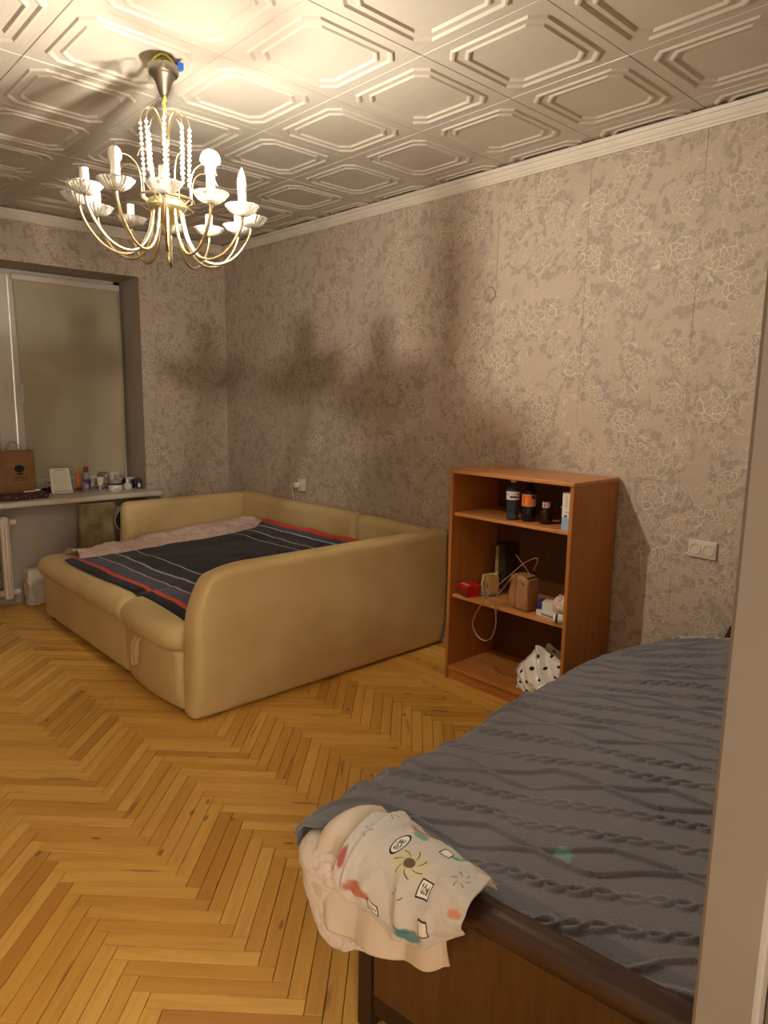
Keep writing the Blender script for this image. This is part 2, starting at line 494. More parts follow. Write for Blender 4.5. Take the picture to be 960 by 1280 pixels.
# ------------------------------------------------------------------ ceiling with embossed tiles
ceil = MB().box(XL-0.1, XR+0.12, -0.6, YF+0.45, ZC+0.012, ZC+0.12).build('ceiling', PLASTER)
structure(ceil, 'ceiling of embossed white foam tiles')
TX, TY, TS = 1.8873, 1.8705, 0.5
def ring(h, cut):
    return [(-h+cut,-h),(h-cut,-h),(h,-h+cut),(h,h-cut),(h-cut,h),(-h+cut,h),(-h,h-cut),(-h,-h+cut)]
def tile_bm():
    """0.5 m tile seen from below: two nested chamfered frames pressed proud of the face"""
    bm = bmesh.new(); H = TS/2-0.0008
    prof = [(H, 0.0, 0.000), (H-0.002, 0.0, -0.004), (0.205, 0.044, -0.004), (0.199, 0.044, -0.0105), (0.193, 0.0435, -0.0105), (0.185, 0.043, -0.0035),
            (0.166, 0.041, -0.0035), (0.160, 0.041, -0.0092), (0.155, 0.040, -0.0092), (0.147, 0.039, -0.002)]
    rows = []
    for h, cut, z in prof:
        rows.append([bm.verts.new((x, y, z)) for x, y in ring(h, max(cut, 0.0004))])
    for a, b in zip(rows[:-1], rows[1:]):
        for i in range(8):
            j = (i+1) % 8; bm.faces.new((a[i], b[i], b[j], a[j]))
    bm.faces.new(list(reversed(rows[-1])))
    bmesh.ops.recalc_face_normals(bm, faces=bm.faces)
    for f in bm.faces:
        f.normal_update()
        if f.normal.z > 0.2: f.normal_flip()
    return bm
def tile_mesh(cut=None):
    bm = tile_bm()
    if cut:
        for co, no in cut:
            bmesh.ops.bisect_plane(bm, geom=bm.verts[:]+bm.edges[:]+bm.faces[:], plane_co=co, plane_no=no, clear_outer=True)
    me = bpy.data.meshes.new('ceiling_tile'); bm.to_mesh(me); bm.free(); me.materials.append(TILE); return me
TM = tile_mesh()
nx0 = math.floor((XL-TX)/TS); nx1 = math.ceil((XR-TX)/TS); ny0 = math.floor((YN-TY)/TS); ny1 = math.ceil((YF-TY)/TS)
XRT = XR-0.022
for i in range(nx0, nx1):
    for j in range(ny0, ny1):
        cx, cy = TX+(i+0.5)*TS, TY+(j+0.5)*TS; cut = []
        if cx+TS/2 > XRT: cut.append(((XRT-cx, 0, 0), (1, 0, 0)))
        if cx-TS/2 < XL: cut.append(((XL-cx, 0, 0), (-1, 0, 0)))
        if cy+TS/2 > YF-0.02: cut.append(((0, YF-0.02-cy, 0), (0, 1, 0)))
        if cy-TS/2 < YN: cut.append(((0, YN-cy, 0), (0, -1, 0)))
        o = bpy.data.objects.new('ceiling_tile', tile_mesh(cut) if cut else TM); COL.objects.link(o); o.parent = ceil
        o.location = (cx, cy, ZC+0.009+random.uniform(-0.0008, 0.0008)); o.rotation_euler = (random.uniform(-1, 1)*0.0015, random.uniform(-1, 1)*0.0015, 0)

# ------------------------------------------------------------------ walls
structure(MB().box(XR, XR+0.12, -0.6, YF+0.45, -0.12, ZC+0.12).build('wall_right', WP_Y), 'long wall with beige embossed floral wallpaper')
structure(MB().box(XL-0.1, XL, -0.6, YF+0.45, -0.12, ZC+0.12).build('wall_left', WP_Y), 'side wall with beige embossed floral wallpaper')
NX0, NX1, NZ0, NZ1, NY = 0.25, 2.315, 0.69, 2.30, 5.56
wb = MB()
def wbox(x0, x1, z0, z1, y1=YF+0.42, front=0):
    o = len(wb.f); wb.box(x0, x1, YF, y1, z0, z1, 1); wb.mi[o+2] = front
wbox(NX1, XR, -0.12, ZC+0.12); wbox(XL, NX0, -0.12, ZC+0.12); wbox(NX0, NX1, NZ1, ZC+0.12); wbox(NX0, NX1, -0.12, NZ0, front=1)
structure(wb.build('wall_back', [WP_X, PLASTER]), 'window wall with floral wallpaper, deep window niche and plain wall under the sill')
DX0, DX1, DZ = -0.45, 0.42, 2.05
structure(MB().box(DX1+0.03, XR, -0.02, YN, -0.12, ZC+0.12).box(DX0-0.3, XL, -0.02, YN, -0.12, ZC+0.12)
          .box(XL, DX1+0.03, -0.02, YN, DZ+0.03, ZC+0.12).build('wall_front', WP_X), 'wall with the doorway')
# door frame: narrow stop strip, then a rebate
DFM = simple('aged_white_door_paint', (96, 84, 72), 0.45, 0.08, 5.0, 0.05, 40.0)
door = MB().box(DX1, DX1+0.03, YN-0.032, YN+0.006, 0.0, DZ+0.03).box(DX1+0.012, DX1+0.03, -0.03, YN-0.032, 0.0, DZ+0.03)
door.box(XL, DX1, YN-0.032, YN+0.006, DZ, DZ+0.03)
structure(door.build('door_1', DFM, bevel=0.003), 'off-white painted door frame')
# cornice mouldings
def cornice(name, along, a0, a1, wall, sgn, label):
    prof = [(0, -0.066), (0.006, -0.066), (0.009, -0.058), (0.013, -0.056), (0.014, -0.046), (0.020, -0.040), (0.026, -0.028), (0.027, -0.022), (0.033, -0.020), (0.036, -0.010), (0.036, -0.0045), (0, -0.0045)]
    mb = MB()
    poly = [(wall+sgn*d, ZC+z) for d, z in prof]
    mb.prism(poly, along, a0, a1)
    return structure(mb.build(name, TRIM), label)
cornice('trim_1', 'y', YN, YF, XR, -1, 'white stepped ceiling moulding along the long wall')
cornice('trim_2', 'x', XL, XR-0.036, YF, -1, 'white stepped ceiling moulding over the window wall')

# ------------------------------------------------------------------ window in the niche
PVC = simple('white_window_plastic', (214, 204, 190), 0.35, 0.04, 3.0)
def glass_pane():
    g = M('night_window_glass', (6, 8, 12), 0.05, 0.5); v = g.coord()
    g.set('Base Color', g.mix(g.noise(v, 1.5), lin(10, 12, 16), lin(18, 18, 20))); return g.mat
GLASS_DARK = glass_pane()
BW = 0.06
win = MB()
wx0, wx1, wz0, wz1, wy0, wy1 = NX0, NX1, NZ0+0.037, NZ1, NY-0.02, NY+0.05
for a in (wx0, wx1-0.05): win.box(a, a+0.05, wy0, wy1, wz0, wz1)
win.box(wx0, wx1, wy0, wy1, wz0, wz0+0.05).box(wx0, wx1, wy0, wy1, wz1-0.04, wz1)
win_o = structure(win.build('window_1', PVC, bevel=0.003), 'white plastic window with two sashes in the niche')
XM = 1.515                                  # meeting line of the two sashes
def sash(x0, x1):
    s = MB(); y0, y1 = NY-0.045, NY+0.02; z0, z1 = wz0+0.045, wz1-0.035; w_ = 0.11 if x0 < 1 else 0.075
    s.box(x0, x0+w_, y0, y1, z0, z1).box(x1-w_, x1, y0, y1, z0, z1).box(x0+w_, x1-w_, y0, y1, z0, z0+w_).box(x0+w_, x1-w_, y0, y1, z1-w_, z1)
    o = s.build('sash', PVC, win_o, bevel=0.004)
    MB().box(x0+w_-0.005, x1-w_+0.005, NY-0.005, NY+0.002, z0+w_-0.005, z1-w_+0.005).build('pane', GLASS_DARK, o)
    return o
sL = sash(wx0+0.045, XM-0.004); sR = sash(XM+0.004, wx1-0.045)
def handle(par, x, z):
    h = MB().box(x-0.014, x+0.014, NY-0.058, NY-0.045, z-0.035, z+0.035)
    h.softbox(x-0.010, x+0.010, NY-0.088, NY-0.070, z-0.115, z+0.012, 0.007, 2, 2, 4).box(x-0.007, x+0.007, NY-0.072, NY-0.056, z-0.010, z+0.010)
    h.build('handle', PVC, par, auto=40)
handle(sL, XM-0.040, 1.50); handle(sR, XM+0.040, 1.50)
SILL_T = 0.727
MB().softbox(0.20, 2.372, 5.03, NY+0.02, NZ0-0.002, SILL_T, 0.010, 4, 3, 2).build('window_sill', simple('white_sill_laminate', (206, 194, 176), 0.35), win_o, smooth=True)

# roller blind hung on the right sash
bl = M('olive_beige_blind_fabric', (122, 112, 88), 0.8, 0.2)
v_ = bl.coord(); bx_, by_, bz_ = bl.xyz(v_)
bl.set('Base Color', bl.mix(bl.noise(v_, 2.5, 3.0), lin(186, 176, 150), lin(172, 160, 134)))
bl.bump((bx_*1400.0).sin()+(bz_*1400.0).sin(), 0.1, 0.0004)
blind = thing('roller_blind', 'olive beige roller blind pulled down over the window', 'blind', (1.93, NY-0.06, 2.27))
zt, zb = 2.245, 0.80; N1, N2 = 24, 40
P = np.zeros((N1, N2, 3))
for i in range(N1):
    for j in range(N2):
        s = i/(N1-1); t = j/(N2-1)
        x0 = 1.540+0.030*t; x1 = 2.288+0.012*math.sin(t*3.2)-0.012*t
        x = x0+(x1-x0)*s
        edge = max(0, (s-0.85)/0.15)
        y = NY-0.062 - 0.016*edge*edge*(0.3+math.sin(t*2.6)) - 0.03*edge*max(0, t-0.75)*2 + 0.003*math.sin(s*5+t*4)
        P[i, j] = (x-1.93, y-(NY-0.06), zt+(zb-zt)*t-2.27)
MB().grid(P).build('fabric', bl.mat, blind, smooth=True, solid=0.0012)
MB().softbox(-0.40, 0.365, -0.014, 0.014, -0.045, 0.0, 0.008, 3, 2, 2).build('cassette', PVC, blind, smooth=True)
MB().softbox(-0.365, 0.345, -0.012, -0.002, -1.476, -1.450, 0.004, 3, 2, 2).build('bottom_bar', PVC, blind, smooth=True)
# radiator under the sill
RAD = simple('cream_radiator_enamel', (212, 198, 178), 0.35, 0.06, 4.0)
rad = thing('radiator', 'cream cast iron radiator below the window sill', 'radiator', (1.0, 5.09, 0))
for k in range(6):
    cx = 0.272-k*0.093
    r_ = MB().softbox(cx-0.030, cx+0.030, -0.045, 0.045, 0.06, 0.63, 0.022, 2, 2, 5)
    r_.softbox(cx-0.010, cx+0.010, -0.062, 0.062, 0.10, 0.60, 0.009, 2, 2, 4)
    r_.tube([(cx-0.048, 0, 0.585), (cx+0.048, 0, 0.585)], 0.022, 10).tube([(cx-0.048, 0, 0.105), (cx+0.048, 0, 0.105)], 0.022, 10)
    r_.build('section', RAD, rad, smooth=True)
MB().tube([(0.31, 0, 0.585), (0.345, 0, 0.585)], 0.024, 10).build('plug', RAD, rad, auto=40)
MB().tube([(0.31, 0, 0.105), (0.345, 0, 0.105)], 0.024, 10).build('plug', RAD, rad, auto=40)
for xx in (0.20, -0.15): MB().box(xx-0.012, xx+0.012, -0.02, 0.095, 0.0, 0.075).build('foot', RAD, rad)

# ------------------------------------------------------------------ chandelier
BRASS = simple('pale_polished_brass', (236, 222, 180), 0.28, 0.10, 30.0, metal=1.0)
CHROME = simple('brushed_nickel', (176, 168, 152), 0.3, 0.08, 30.0, metal=1.0)
SLEEVE = simple('white_candle_plastic', (236, 230, 216), 0.4, 0.03)
def crystal(name, c=(240, 236, 226)):
    g = M(name, c, 0.08, 0.6); g.set('Transmission Weight', 0.62); g.set('IOR', 1.45)
    v = g.coord(); g.set('Base Color', g.mix(g.noise(v, 60.0), lin(*c), lin(*(int(q*0.93) for q in c)))); return g.mat
CRYSTAL = crystal('cut_crystal_glass')
CABLE_Y = simple('yellow_green_wire', (212, 196, 66), 0.45)
BLUE_T = simple('blue_terminal_plastic', (40, 92, 190), 0.4)
def lit_bulb(name='lit_led_bulb', k=1.0):
    g = M(name, (255, 240, 220), 0.4)
    v = g.coord(); x, y, z = g.xyz(v)
    g.set('Emission Color', (*BULB_COLOR, 1)); g.set('Emission Strength', BULB_STRENGTH*k)
    return g.mat
LIT = lit_bulb(); LIT_TIP = lit_bulb('dim_shading_dome', 0.045)  # faint glow for the dome that shades the ceiling
CX, CY = 1.242, 2.513
ch = thing('chandelier', 'brass chandelier with twelve curved arms, ribbed glass cups and bead strings', 'chandelier', (CX, CY, 0))
fwd = Vector((-CX, -CY, 0)).normalized(); rgt = Vector((-fwd.y, fwd.x, 0))
if rgt.dot(Vector((1, -0.5, 0))) < 0: rgt = -rgt
TILT = math.radians(3.2)
def cp(ang, r, z, tilt=True):
    """ang from the camera-facing arm towards the right, r, height -> local point"""
    a = math.radians(ang); f_, s_ = r*math.cos(a), r*math.sin(a)
    if tilt: z = z - s_*math.tan(TILT)
    return tuple(fwd*f_ + rgt*s_ + Vector((0, 0, z)))
# canopy, hook wire, terminal
MB().lathe([(0.0005, 2.494), (0.013, 2.494), (0.015, 2.500), (0.017, 2.504), (0.030, 2.540), (0.041, 2.560), (0.049, 2.563), (0.053, 2.570), (0.053, 2.592), (0.049, 2.592), (0.048, 2.575), (0.0005, 2.570)], 28).build('canopy', CHROME, ch, auto=35)
w_ = MB(); pts = [cp(a, 0.040, 2.590+0.038*math.sin(PI*k/12), False) for k, a in [(0, -85)]]
pts = [tuple(rgt*(-0.045+0.09*k/14)+fwd*0.02+Vector((0, 0, 2.584+0.040*math.sin(PI*k/14)))) for k in range(15)]
w_.tube(pts, 0.0042, 6).tube([tuple(Vector(p)+Vector((0, 0, -0.006))-fwd*0.018) for p in pts], 0.0036, 6)
w_.build('earth_wire', CABLE_Y, ch, smooth=True)
MB().tube([(0, 0, 2.618), (0, 0, 2.57)], 0.005, 8).build('hook', CHROME, ch, smooth=True)
o_ = rgt*0.055+fwd*0.0
MB().box(o_.x-0.012, o_.x+0.012, o_.y-0.010, o_.y+0.010, 2.587, 2.611).build('terminal_block', BLUE_T, ch, bevel=0.002)
# hanging cable and stem
w_ = MB(); w_.tube([(0.003*math.sin(k*1.3), 0.003*math.cos(k*1.3), 2.50-0.075*k/10) for k in range(11)], 0.0055, 8)
w_.build('cable', CABLE_Y, ch, smooth=True)
MB().tube([(0, 0, 2.43), (0, 0, 2.12)], 0.007, 10).sphere((0, 0, 2.43), 0.013).sphere((0, 0, 2.33), 0.012).build('stem', BRASS, ch, smooth=True)
hub = MB().lathe([(0.001, 2.150), (0.05, 2.150), (0.066, 2.146), (0.070, 2.128), (0.064, 2.112), (0.050, 2.104), (0.035, 2.085), (0.016, 2.06), (0.0095, 2.03), (0.009, 1.955), (0.0105, 1.945), (0.001, 1.928)], 28)
hub.tube([cp(a*10, 0.092, 2.150) for a in range(36)], 0.0042, 6, closed=True)
hub.tube([cp(a*10, 0.086, 2.116) for a in range(36)], 0.0036, 6, closed=True)
for a in range(0, 360, 45): hub.tube([cp(a+15, 0.064, 2.13), cp(a+15, 0.090, 2.15)], 0.0026, 5)
hub.build('hub', BRASS, ch, auto=40)
# crown wires with bead strings
for k in range(8):
    a = k*45-3
    zz = 2.452-0.012*(k % 2)
    pth = [cp(a, r, z) for r, z in ((0.010, 2.33), (0.016, 2.39), (0.028, zz-0.018), (0.046, zz), (0.066, zz-0.008), (0.080, zz-0.030), (0.084, zz-0.05))]
    MB().tube(crom([pth], 1)[0] if False else [tuple(p) for p in crom(pth, 18)], 0.0026, 6).build('crown_wire', BRASS, ch, smooth=True)
    nb_ = 12 if k % 2 == 0 else 10
    bs = MB()
    for q in range(nb_): bs.sphere(cp(a, 0.084-0.0006*q, zz-0.058-q*0.0168), 0.0078, 8, 6, (1, 1, 1))
    bs.build('bead_string', CRYSTAL, ch, smooth=True)
for k in range(8):                     # curled spray wires
    a = k*45-28
    pth = [cp(a, r, z) for r, z in ((0.090, 2.15), (0.092, 2.20), (0.104, 2.245), (0.135, 2.268), (0.172, 2.262), (0.195, 2.232))]
    MB().tube([tuple(p) for p in crom(pth, 20)], [0.0024]*16+[0.002, 0.0018, 0.0014, 0.001], 6).build('spray_wire', BRASS, ch, smooth=True)
arm_rz = [(0.052, 2.112), (0.060, 2.06), (0.078, 2.005), (0.115, 1.958), (0.165, 1.944), (0.222, 1.965), (0.268, 2.015), (0.292, 2.062), (0.298, 2.092)]
for k in range(12):
    a = k*30-2
    arm = MB().tube([tuple(p) for p in crom([cp(a, r, z) for r, z in arm_rz], 34)], 0.0056, 8).build('arm', BRASS, ch, smooth=True)
    c0 = Vector(cp(a, 0.298, 2.092))
    MB().lathe([(0.001, 0.0), (0.016, 0.0), (0.028, 0.004), (0.043, 0.014), (0.054, 0.028), (0.058, 0.034), (0.055, 0.034), (0.048, 0.026), (0.036, 0.013), (0.020, 0.008), (0.001, 0.007)], 96, tuple(c0), rib=0.05, ribn=24).build('drip_cup', CRYSTAL, arm, smooth=True)
    short = 0.084 if k not in (1, 11) else 0.088
    MB().lathe([(0.0145, 0.004), (0.0145, short), (0.012, short), (0.012, short-0.012), (0.001, short-0.012)], 20, tuple(c0), close=False).build('candle_sleeve', SLEEVE, arm, auto=40)
    if k == 1:
        # assumed shape: bright neck under a wide dim dome added to shade the ceiling
        lb = MB().lathe([(0.0155, 0.094), (0.0160, 0.096), (0.0160, 0.124), (0.0155, 0.126)], 20, tuple(c0)).build('bulb', LIT, arm, smooth=True)
        tag(lb, 'glowing bulb')
        MB().lathe([(0.0158, 0.126), (0.0290, 0.127), (0.0322, 0.131), (0.0325, 0.138), (0.0290, 0.150), (0.0215, 0.160), (0.0115, 0.166), (0.0005, 0.168)], 24, tuple(c0)).build('ceiling_shading_dome', LIT_TIP, arm, smooth=True)
        MB().lathe([(0.0135, 0.080), (0.0150, 0.090), (0.0155, 0.094)], 16, tuple(c0)).build('bulb_collar', SLEEVE, arm, smooth=True)
    elif k == 2:
        prof = [(r_, z_+0.024) for r_, z_ in [(0.012, 0.055), (0.0155, 0.066), (0.017, 0.080), (0.0155, 0.098), (0.010, 0.118), (0.004, 0.132), (0.0005, 0.136)]]
        tag(MB().lathe(prof, 16, tuple(c0)).build('bulb', SLEEVE, arm, smooth=True), 'unlit white candle bulb')
    elif k == 11:
        prof = [(r_, z_+0.018) for r_, z_ in [(0.013, 0.066), (0.016, 0.072), (0.0205, 0.080), (0.021, 0.096), (0.017, 0.108), (0.009, 0.115), (0.0005, 0.117)]]
        tag(MB().lathe(prof, 16, tuple(c0)).build('bulb', SLEEVE, arm, smooth=True), 'unlit round-topped white bulb')

# ------------------------------------------------------------------ corner sofa opened as a bed
def leather():
    g = M('cream_faux_leather', (206, 180, 132), 0.42, 0.45); v = g.coord()
    blot = g.noise(v, 3.0, 4.0)
    c = g.mix(blot.smooth(0.3, 0.7), lin(212, 187, 134), lin(198, 171, 116))
    spot = g.noise(v, 14.0, 5.0, 0.7).smooth(0.66, 0.78)
    c = g.mix(spot*0.35, c, lin(160, 128, 84))
    g.set('Base Color', c); g.set('Roughness', 0.38+blot*0.15)
    vo = g.voro(v, 260.0, 'DISTANCE_TO_EDGE', 1.0, '3D')
    g.bump(S(g.nt, vo.outputs['Distance'])*0.5+g.noise(v, 9.0, 2.0)*4.0, 0.12, 0.002)
    return g.mat
LEATHER = leather()
DARKF = simple('black_furniture_foot', (24, 20, 17), 0.6)
sofa = thing('sofa_bed', 'cream leather corner sofa opened into a bed beside the long wall', 'sofa bed', (1.366, 2.72, 0))
SX, SY = 1.366, 2.72
SROT = math.radians(-1.1)
def loc(mbx):
    return mbx.map(lambda x, y, z: (x-SX, y-SY, z))
def arm_fn(x, y, z):
    # front edge leans back towards the top, the crest drops at the front, the outer face swells
    t = min(1, max(0, (x-1.382)/0.30)); zz = (z-0.04)/0.655
    x += (1-t)*(0.016*zz + 0.075*max(0, (zz-0.62)/0.38)**2.2)
    z = 0.04 + (z-0.04)*(1-0.055*(1-t)**2)
    oy = (y-2.756)/0.062
    y += -0.020*math.sin(min(1, max(0, zz*1.15))*PI)*(1 if oy < 0 else -0.35)*abs(oy) - 0.016*max(0, zz-0.55)/0.45 + 0.010*max(0, 0.22-zz)/0.22*(1 if oy < 0 else 0)
    return x, y, z
loc(MB().softbox(1.382, 3.030, 2.696, 2.816, 0.004, 0.700, 0.040, 26, 4, 14, arm_fn)).build('side_panel', LEATHER, sofa, smooth=True)
def back_fn(x, y, z):
    zz = (z-0.04)/0.66
    return x - 0.03*max(0, 0.8-zz)*0.9, y, z - 0.004*math.sin(y*5)
for y0, y1 in ((2.80, 3.395), (3.397, 4.86)):
    loc(MB().softbox(2.895, 3.020, y0, y1, 0.04, 0.703, 0.050, 4, 16, 8, back_fn)).build('backrest', LEATHER, sofa, smooth=True)
def farm_fn(x, y, z):
    zz = (z-0.04)/0.66; t = max(0, 1-(x-1.95)/0.3)
    return x - 0.03*(1-zz)*(1-0)*0 + 0.02*(zz-0.6)*t, y + 0.02*(0.7-zz), z
loc(MB().softbox(1.945, 2.94, 4.74, 4.86, 0.04, 0.703, 0.050, 14, 4, 8, farm_fn)).build('armrest', LEATHER, sofa, smooth=True)
def rise(x): return 0.05*max(0, min(1, (x-1.5)/1.35))**2
# pull-out section
def cush_fn(x0, zt, bul):
    def fn(x, y, z):
        if z > zt-0.06: z += rise(x) + 0.008*math.sin((y-2.8)*2.1)
        if z > zt-0.16: x -= 0.0 if x > x0+0.1 else bul*math.sin(PI*min(1, max(0, (zt-z)/0.16)))
        return x, y, z
    return fn
loc(MB().softbox(1.385, 2.92, 3.41, 4.70, 0.030, 0.300, 0.020, 8, 8, 4)).build('pull_out_base', LEATHER, sofa, smooth=True)
loc(MB().softbox(1.362, 2.93, 3.395, 4.735, 0.275, 0.428, 0.066, 20, 18, 4, cush_fn(1.362, 0.428, 0.012))).build('pull_out_cushion', LEATHER, sofa, smooth=True)
# chaise section beside the side panel
def chaise_base(x, y, z):
    k = math.sin(PI*min(1, max(0, (y-2.80)/0.62)))
    if x < 1.6: x -= 0.030*k*(1.0-0.5*max(0, z-0.1)/0.3) - 0.03*max(0, 0.12-z)/0.12
    return x, y, z
loc(MB().softbox(1.372, 2.92, 2.816, 3.395, 0.018, 0.310, 0.028, 8, 10, 5, chaise_base)).build('chaise_base', LEATHER, sofa, smooth=True)
def chaise_c(x, y, z):
    k = math.sin(PI*min(1, max(0, (y-2.83)/0.57)))**0.6
    x2, y, z = cush_fn(1.362, 0.432, 0.016)(x, y, z)
    if x < 1.6: x2 -= 0.034*k
    if z > 0.36: z += 0.010*k*max(0, 1-(x-1.36)/0.4)
    return x2, y, z
loc(MB().softbox(1.362, 2.93, 2.820, 3.398, 0.290, 0.432, 0.068, 18, 12, 4, chaise_c)).build('chaise_cushion', LEATHER, sofa, smooth=True)
# pull strap
pth = [(1.338, 3.135, 0.305), (1.322, 3.138, 0.27), (1.322, 3.150, 0.20), (1.325, 3.168, 0.160), (1.322, 3.186, 0.175), (1.322, 3.185, 0.23), (1.322, 3.175, 0.275), (1.338, 3.17, 0.305)]
st = MB(); pp = [tuple(p) for p in crom(pth, 28)]
st.strip(pp, (1, 0.0, 0.12), 0.022, 0.004); loc(st).build('pull_strap', LEATHER, sofa)
for fx, fy in ((1.44, 4.64), (2.85, 2.80), (2.85, 4.78)):
    loc(MB().lathe([(0.03, 0.0), (0.03, 0.052), (0.001, 0.052)], 12, (fx, fy, 0), close=True)).build('foot', DARKF, sofa)
loc(MB().box(1.43, 2.95, 2.76, 4.78, 0.028, 0.05)).build('underside', DARKF, sofa)

# navy striped blanket
def stripe_blanket():
    g = M('navy_striped_blanket_cloth', (22, 24, 38), 0.9, 0.15)
    uv = g.node('ShaderNodeUVMap'); uv.uv_map = 'UVMap'; u, v, _ = g.xyz(S(g.nt, uv.outputs[0]))
    u = u + (g.noise(g.vec(v*1.0, 0.0, 0.0), 5.0, 2.0)-0.5)*0.026
    navy = lin(17, 18, 31); slate = lin(80, 80, 98); dslate = lin(48, 49, 64); white = lin(196, 190, 184); red = lin(206, 66, 40)
    def between(a, b): return u.smooth(a-0.0015, a+0.0015)*(1.0-u.smooth(b-0.0015, b+0.0015))
    c = navy
    for a, b, col in ((0.058, 0.090, red), (0.090, 0.190, slate), (0.190, 0.200, white), (0.200, 0.302, dslate), (0.302, 0.320, lin(160, 156, 156)),
                      (0.320, 0.442, lin(19, 20, 34)), (0.442, 0.450, white), (1.186, 1.194, white), (1.296, 1.308, white),
                      (1.308, 1.425, dslate), (1.425, 1.434, white), (1.434, 1.475, slate), (1.475, 1.51, red)):
        c = g.mix(between(a, b), c, col)
    n = g.noise(g.vec(u*30.0, v*400.0, 0.0), 1.0, 2.0)
    g.set('Base Color', c); g.bump(n, 0.3, 0.001); g.set('Sheen Weight', 0.15)
    return g.mat
N1, N2 = 90, 100; P = np.zeros((N1, N2, 3)); UV = np.zeros((N1, N2, 2))
for i in range(N1):
    for j in range(N2):
        s = i/(N1-1); t = j/(N2-1)
        xl = 1.425 - 0.012*math.sin(t*7) + 0.012*t
        x = xl + (2.885-xl)*s
        y0 = 2.846+0.004*math.sin(s*22); y1 = 4.40+0.02*math.sin(s*9)+0.02*math.sin(s*23)
        y = y1+(y0-y1)*t
        z = 0.4405 + rise(x) + 0.008*math.sin((y-2.8)*2.1)
        if y < 3.42: z += 0.010*max(0, 1-(x-1.36)/0.4)*max(0, math.sin(PI*(y-2.83)/0.57))**0.6
        e = min(1, abs(y-3.397)/0.05); z -= 0.012*(1-e)*max(0, 1-(x-1.4)/0.4)
        z += 0.012*float(vnoise(x*7, y*5, 3)) + 0.020*max(0, float(vnoise(x*3+2, y*2.2, 5))) + 0.004*float(vnoise(x*16, y*11, 9))
        up = max(0, (s-0.90)/0.10); z += 0.05*up*up; x -= 0.012*up
        if s < 0.03: z -= 0.010*(1-s/0.03)
        P[i, j] = (x, y, z); UV[i, j] = (s*1.51, t*1.55)
P[:, :, 2] = np.maximum(P[:, :, 2], 0.4385)
tag(MB().grid(P, uvs=UV).build('striped_blanket', stripe_blanket(), smooth=True, solid=0.005), 'navy blanket with red, grey and white stripes spread on the cream sofa bed', 'blanket')
# crumpled pink sheet at the far end
def pink_sheet():
    g = M('pale_pink_printed_cotton', (206, 178, 164), 0.85, 0.2); v = g.coord()
    vo = g.voro(v, 26.0, 'F1', 1.0, '3D'); d = S(g.nt, vo.outputs['Distance'])
    fl = 1.0-d.smooth(0.16, 0.30); c = g.mix(g.noise(v, 5.0), lin(214, 190, 176), lin(198, 170, 156))
    g.set('Base Color', g.mix(fl*0.45, c, lin(166, 118, 112))); g.bump(g.noise(v, 300.0), 0.1, 0.001); return g.mat
N1, N2 = 120, 46; P = np.zeros((N1, N2, 3))
for i in range(N1):
    for j in range(N2):
        s = i/(N1-1); t = j/(N2-1)
        x = 1.50+1.39*s + 0.02*math.sin(t*5+s*9)
        ya = 4.36; yb = (4.70 + 0.02*math.sin(s*30)) if x > 1.93 else 4.62+0.06*max(0, (x-1.6)/0.33)
        y = ya+(yb-ya)*t
        hgt = max(0, math.sin(PI*min(1, t*1.15)))**0.7
        z = 0.443+rise(x)+0.008*math.sin((y-2.8)*2.1) + hgt*(0.024*(0.55+float(vnoise(x*5, y*6, 11)))*1.5+0.060*abs(float(vnoise(x*11+y*7, y*13, 4)))) + 0.026*abs(float(vnoise(x*22, y*24, 8)))*hgt
        if x > 2.0: z += 0.03*t
        P[i, j] = (x, y, z)
tag(MB().grid(P).build('crumpled_sheet', pink_sheet(), smooth=True, solid=0.004), 'crumpled pale pink printed sheet between the navy blanket and the low sofa arm', 'sheet')

# ------------------------------------------------------------------ bookcase
def veneer(name, c1, c2, rough=0.42, axis='z', sc=1.0):
    g = M(name, c1, rough, 0.45); v = g.coord(); x, y, z = g.xyz(v)
    p = {'z': g.vec(x*9.0, y*9.0, z*0.7), 'y': g.vec(x*9.0, y*0.7, z*9.0), 'x': g.vec(x*0.7, y*9.0, z*9.0)}[axis]
    n = g.noise(p, 4.0*sc, 5.0, 0.6, 0, 0.4); f = g.noise(p, 26.0*sc, 2.0)
    c = g.mix(n.smooth(0.3, 0.7), lin(*c1), lin(*c2)); c = g.mix(f.smooth(0.5, 0.75)*0.25, c, lin(*(q*0.6 for q in c2)))
    g.set('Base Color', c); g.bump(f, 0.06, 0.0008); return g.mat
BEECH_Z = veneer('beech_veneer_upright', (184, 118, 58), (170, 104, 46))
BEECH_Y = veneer('beech_veneer_shelf', (190, 124, 62), (176, 110, 50), axis='y')
BEECH_EDGE = veneer('beech_edge_band', (200, 138, 78), (186, 122, 64), 0.35, 'y')
BACKP = veneer('brown_hardboard_back', (92, 52, 22), (80, 44, 18), 0.5)
BX0, BX1, BY0, BY1, BZ = 2.637, 3.020, 1.637, 2.347, 1.105
bc = thing('bookcase', 'low open beech bookcase with three compartments against the long wall', 'bookcase', (BX0, BY0, 0))
def bl_(mbx): return mbx.map(lambda x, y, z: (x-BX0, y-BY0, z))
TH = 0.018
bl_(MB().box(BX0+0.004, BX1, BY0, BY0+TH, 0, BZ-TH)).build('side', BEECH_Z, bc, bevel=0.0015)
bl_(MB().box(BX0+0.004, BX1, BY1-TH, BY1, 0, BZ-TH)).build('side', BEECH_Z, bc, bevel=0.0015)
bl_(MB().box(BX0-0.006, BX1, BY0-0.006, BY1+0.006, BZ-TH, BZ)).build('top', BEECH_EDGE, bc, bevel=0.004)
for zt in (0.885, 0.457):
    bl_(MB().box(BX0+0.022, BX1-0.004, BY0+TH, BY1-TH, zt-0.017, zt)).build('shelf', BEECH_EDGE, bc, bevel=0.003)
